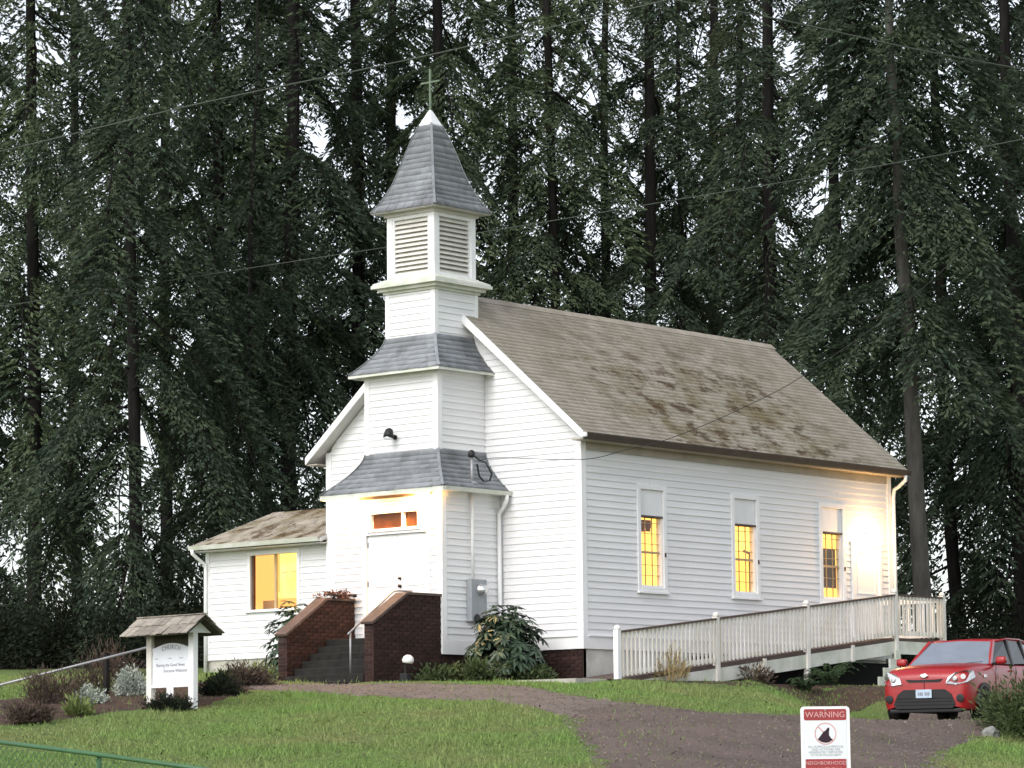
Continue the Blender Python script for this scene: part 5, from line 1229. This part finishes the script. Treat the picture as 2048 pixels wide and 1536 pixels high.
# flower bed plants round the notice board
BED = [('heather_shrub', 'shrub', 'dark brown heather mound at the outer end of the flower bed', (55.3, -8.05), 'heather', .48, .42, 2600, .10, .018, .3),
       ('heather_shrub', 'shrub', 'tall thin brown heather behind the yellow-green plant', (58.6, -8.15), 'heather', .6, .62, 2200, .12, .016, .9),
       ('heather_shrub', 'shrub', 'brown twiggy shrub behind the pale silver mounds', (61.2, -7.6), 'heather', .75, .85, 2400, .14, .016, .9),
       ('silver_shrub', 'shrub', 'large pale silver-grey shrub against the notice board post', (60.0, -6.95), 'silver', .40, .62, 3400, .055, .022, .2),
       ('silver_shrub', 'shrub', 'low pale silver-green cushion plant beside the dark stake', (58.6, -7.5), 'silver', .34, .32, 1800, .06, .024, .2),
       ('bed_plant', 'plant', 'yellow-green leafy plant in the flower bed', (56.6, -7.45), 'palegreen', .28, .36, 420, .14, .04, .8),
       ('bed_plant', 'plant', 'dark green low plant under the notice board', (57.15, -5.95), 'under', .55, .30, 2200, .08, .022, .3),
       ('heather_shrub', 'shrub', 'olive brown shrub between the notice board and the steps', (59.7, -5.35), 'under', .50, .42, 2600, .09, .022, .4),
       ('heather_shrub', 'shrub', 'dark brown heather shrub near the brick steps', (61.6, -5.0), 'heather', .52, .46, 2600, .09, .02, .4),
       ('bed_plant', 'plant', 'sparse pale green plant at the foot of the annex foundation', (64.2, -5.0), 'palegreen', .5, .34, 500, .16, .02, 1.0)]
for k, (nm, ct, lb, (a, b), mt, rx, rz_, n_, lf, wd, up_) in enumerate(BED):
    plant(nm, ct, lb, G(a, b), bush_mesh(400+k, rx, rz_, n_, lf, wd, mt, up_=up_, clump=16, hollow=.3), stems_mesh(420+k, rx, rz_*.8, 8, r=.008))
plant('potted_plant', 'plant', 'withered reddish plant along the top of the left cheek wall', (-4.48, -2.25, .815), bush_mesh(440, .26, .15, 500, .07, .02, 'deadred', clump=12), stems_mesh(441, .2, .1, 5, r=.005), (1., 1.6, 1.))
# juniper in front of the car
plant('juniper_bush', 'shrub', 'spreading grey-green juniper bush beside the parked car', G(59.1, 9.15), bush_mesh(450, .95, 1.10, 5500, .14, .035, 'lowgreen', up_=.3, clump=26, hollow=.3), stems_mesh(451, .9, .9, 9, r=.02))
rk = MB(); rk.lathe([(.10, 0), (.17, .05), (.16, .14), (.09, .21), (.02, .24)], n=9); o = rk.build('boulder', 'rock', smooth=False)
for v in o.data.vertices: v.co += Vector((random.uniform(-.02, .02), random.uniform(-.02, .02), random.uniform(-.015, .015)))
o.location = G(58.9, 8.42, -.08); tag(o, 'small pale rock at the edge of the juniper bush', 'rock')
# concrete apron at the foot of the ramp
o = MB().box(-.2, 1.5, -2.1, -.97, -1.25, -.925).build('concrete_apron', 'concrete', bevel=.01); tag(o, kind='structure')

# ------------------------------------------------------------------ loose stones on drive and path
def inside(poly, a, b):
    c = np.zeros(a.shape, bool); n = len(poly); j = n-1
    for i in range(n):
        (ai, bi), (aj, bj) = poly[i], poly[j]
        hit = ((bi > b) != (bj > b)) & (a < (aj-ai)*(b-bi)/(bj-bi+1e-12)+ai); c ^= hit; j = i
    return c
def pebbles():
    n = 60000; a = rng.uniform(46, 66, n); b = rng.uniform(-5, 10, n)
    k = inside(DR_L+DR_R[::-1], a, b) | inside(PA_T+PA_B[::-1], a, b); a, b = a[k], b[k]; m_ = len(a)
    x = CAM.x+FW.x*a+RT.x*b; y = CAM.y+FW.y*a+RT.y*b; z = np.array([zg(p, q) for p, q in zip(x, y)])+.022
    P = np.stack([x, y, z], 1); sz = rng.gamma(2., .004, m_)+.006
    th = rng.uniform(0, 6.28, m_); V = []
    for k in range(4): V.append(P+np.stack([np.cos(th+k*1.57), np.sin(th+k*1.57), np.zeros(m_)], 1)*(sz*rng.uniform(.7, 1.3, m_))[:, None])
    V.append(P+np.stack([np.zeros(m_), np.zeros(m_), sz*.9], 1))
    V = np.stack(V, 1).reshape(-1, 3); i0 = np.arange(m_)[:, None]*5
    F = np.concatenate([i0+np.array([[q, (q+1) % 4, 4]]) for q in range(4)], 0)
    o = link('gravel_stones', quads('gravel_stones', V, F, 'stones')); tag(o, 'loose brown and grey gravel stones on the drive and path', 'gravel', kind='stuff')
pebbles()
# ------------------------------------------------------------------ grass
def grass():
    n = 330000; a = rng.uniform(45, 69, n); b = rng.uniform(-12, 13, n)
    bad = inside(DR_L+DR_R[::-1], a, b) | inside(PA_T+PA_B[::-1], a, b) | inside(BED1[0]+BED1[1][::-1], a, b)
    x = CAM.x+FW.x*a+RT.x*b; y = CAM.y+FW.y*a+RT.y*b
    bad |= (x > -10.6) & (x < .1) & (y > -.1) | (x > -5.1) & (x < -1.6) & (y > -4.8) & (y < .1) | (x > -.3) & (x < 2.0) & (y > -2.2) & (y < 11) | (a > 62+np.clip(b-2, 0, 8)+.2) & (b > -2) 
    # a few stray tufts on the gravel edges
    ed = rng.random(n) < .07; keep = ~bad | (ed & ~((x > -10.6) & (x < 2) & (y > -4)))
    a, b, x, y = a[keep], b[keep], x[keep], y[keep]; m_ = len(a)
    z = np.array([zg(p, q) for p, q in zip(x, y)])
    P = np.stack([x, y, z-.005], 1); h = rng.uniform(.03, .085, m_)*(1+.5*np.sin(x*1.7)*np.sin(y*1.3))*np.where(np.sin(x*5.1+1)*np.sin(y*4.3)+rng.normal(0, .3, m_) > .85, 1.9, 1.); d = norm(np.stack([rng.normal(0, .45, m_), rng.normal(0, .45, m_), np.ones(m_)], 1))
    th = rng.uniform(0, 6.28, m_); s = np.stack([np.cos(th), np.sin(th), np.zeros(m_)], 1)*(.008+.006*rng.random(m_))[:, None]
    V = np.stack([P-s, P+s, P+d*h[:, None]], 1).reshape(-1, 3); F = np.arange(m_*3).reshape(m_, 3)
    o = link('grass', quads('grass', V, F, 'grass')); tag(o, 'short green lawn grass on the slope before the church', 'grass', kind='stuff')
grass()

# fallen needles and twigs on lawn, drive and path
def litter():
    n = 9000; a = rng.uniform(46, 64, n); b = rng.uniform(-10, 11, n); x = CAM.x+FW.x*a+RT.x*b; y = CAM.y+FW.y*a+RT.y*b
    k = ~((x > -10.7) & (x < 2.) & (y > -4.9)); x, y = x[k], y[k]; m_ = len(x); z = np.array([zg(p, q) for p, q in zip(x, y)])+.035
    th = rng.uniform(0, 6.28, m_); d = np.stack([np.cos(th), np.sin(th), rng.normal(0, .15, m_)], 1); s_ = np.stack([-np.sin(th), np.cos(th), np.zeros(m_)], 1)
    P = np.stack([x, y, z], 1); l = rng.gamma(2., .03, m_)[:, None]+.02; w_ = rng.uniform(.006, .02, m_)[:, None]
    V = np.stack([P, P+d*l*.5+s_*w_, P+d*l, P+d*l*.5-s_*w_], 1).reshape(-1, 3)
    o = link('fallen_litter', quads('fallen_litter', V, np.arange(m_*4).reshape(m_, 4), 'heather')); tag(o, 'fallen brown needles and twigs scattered over lawn and gravel', 'litter', kind='stuff')
litter()
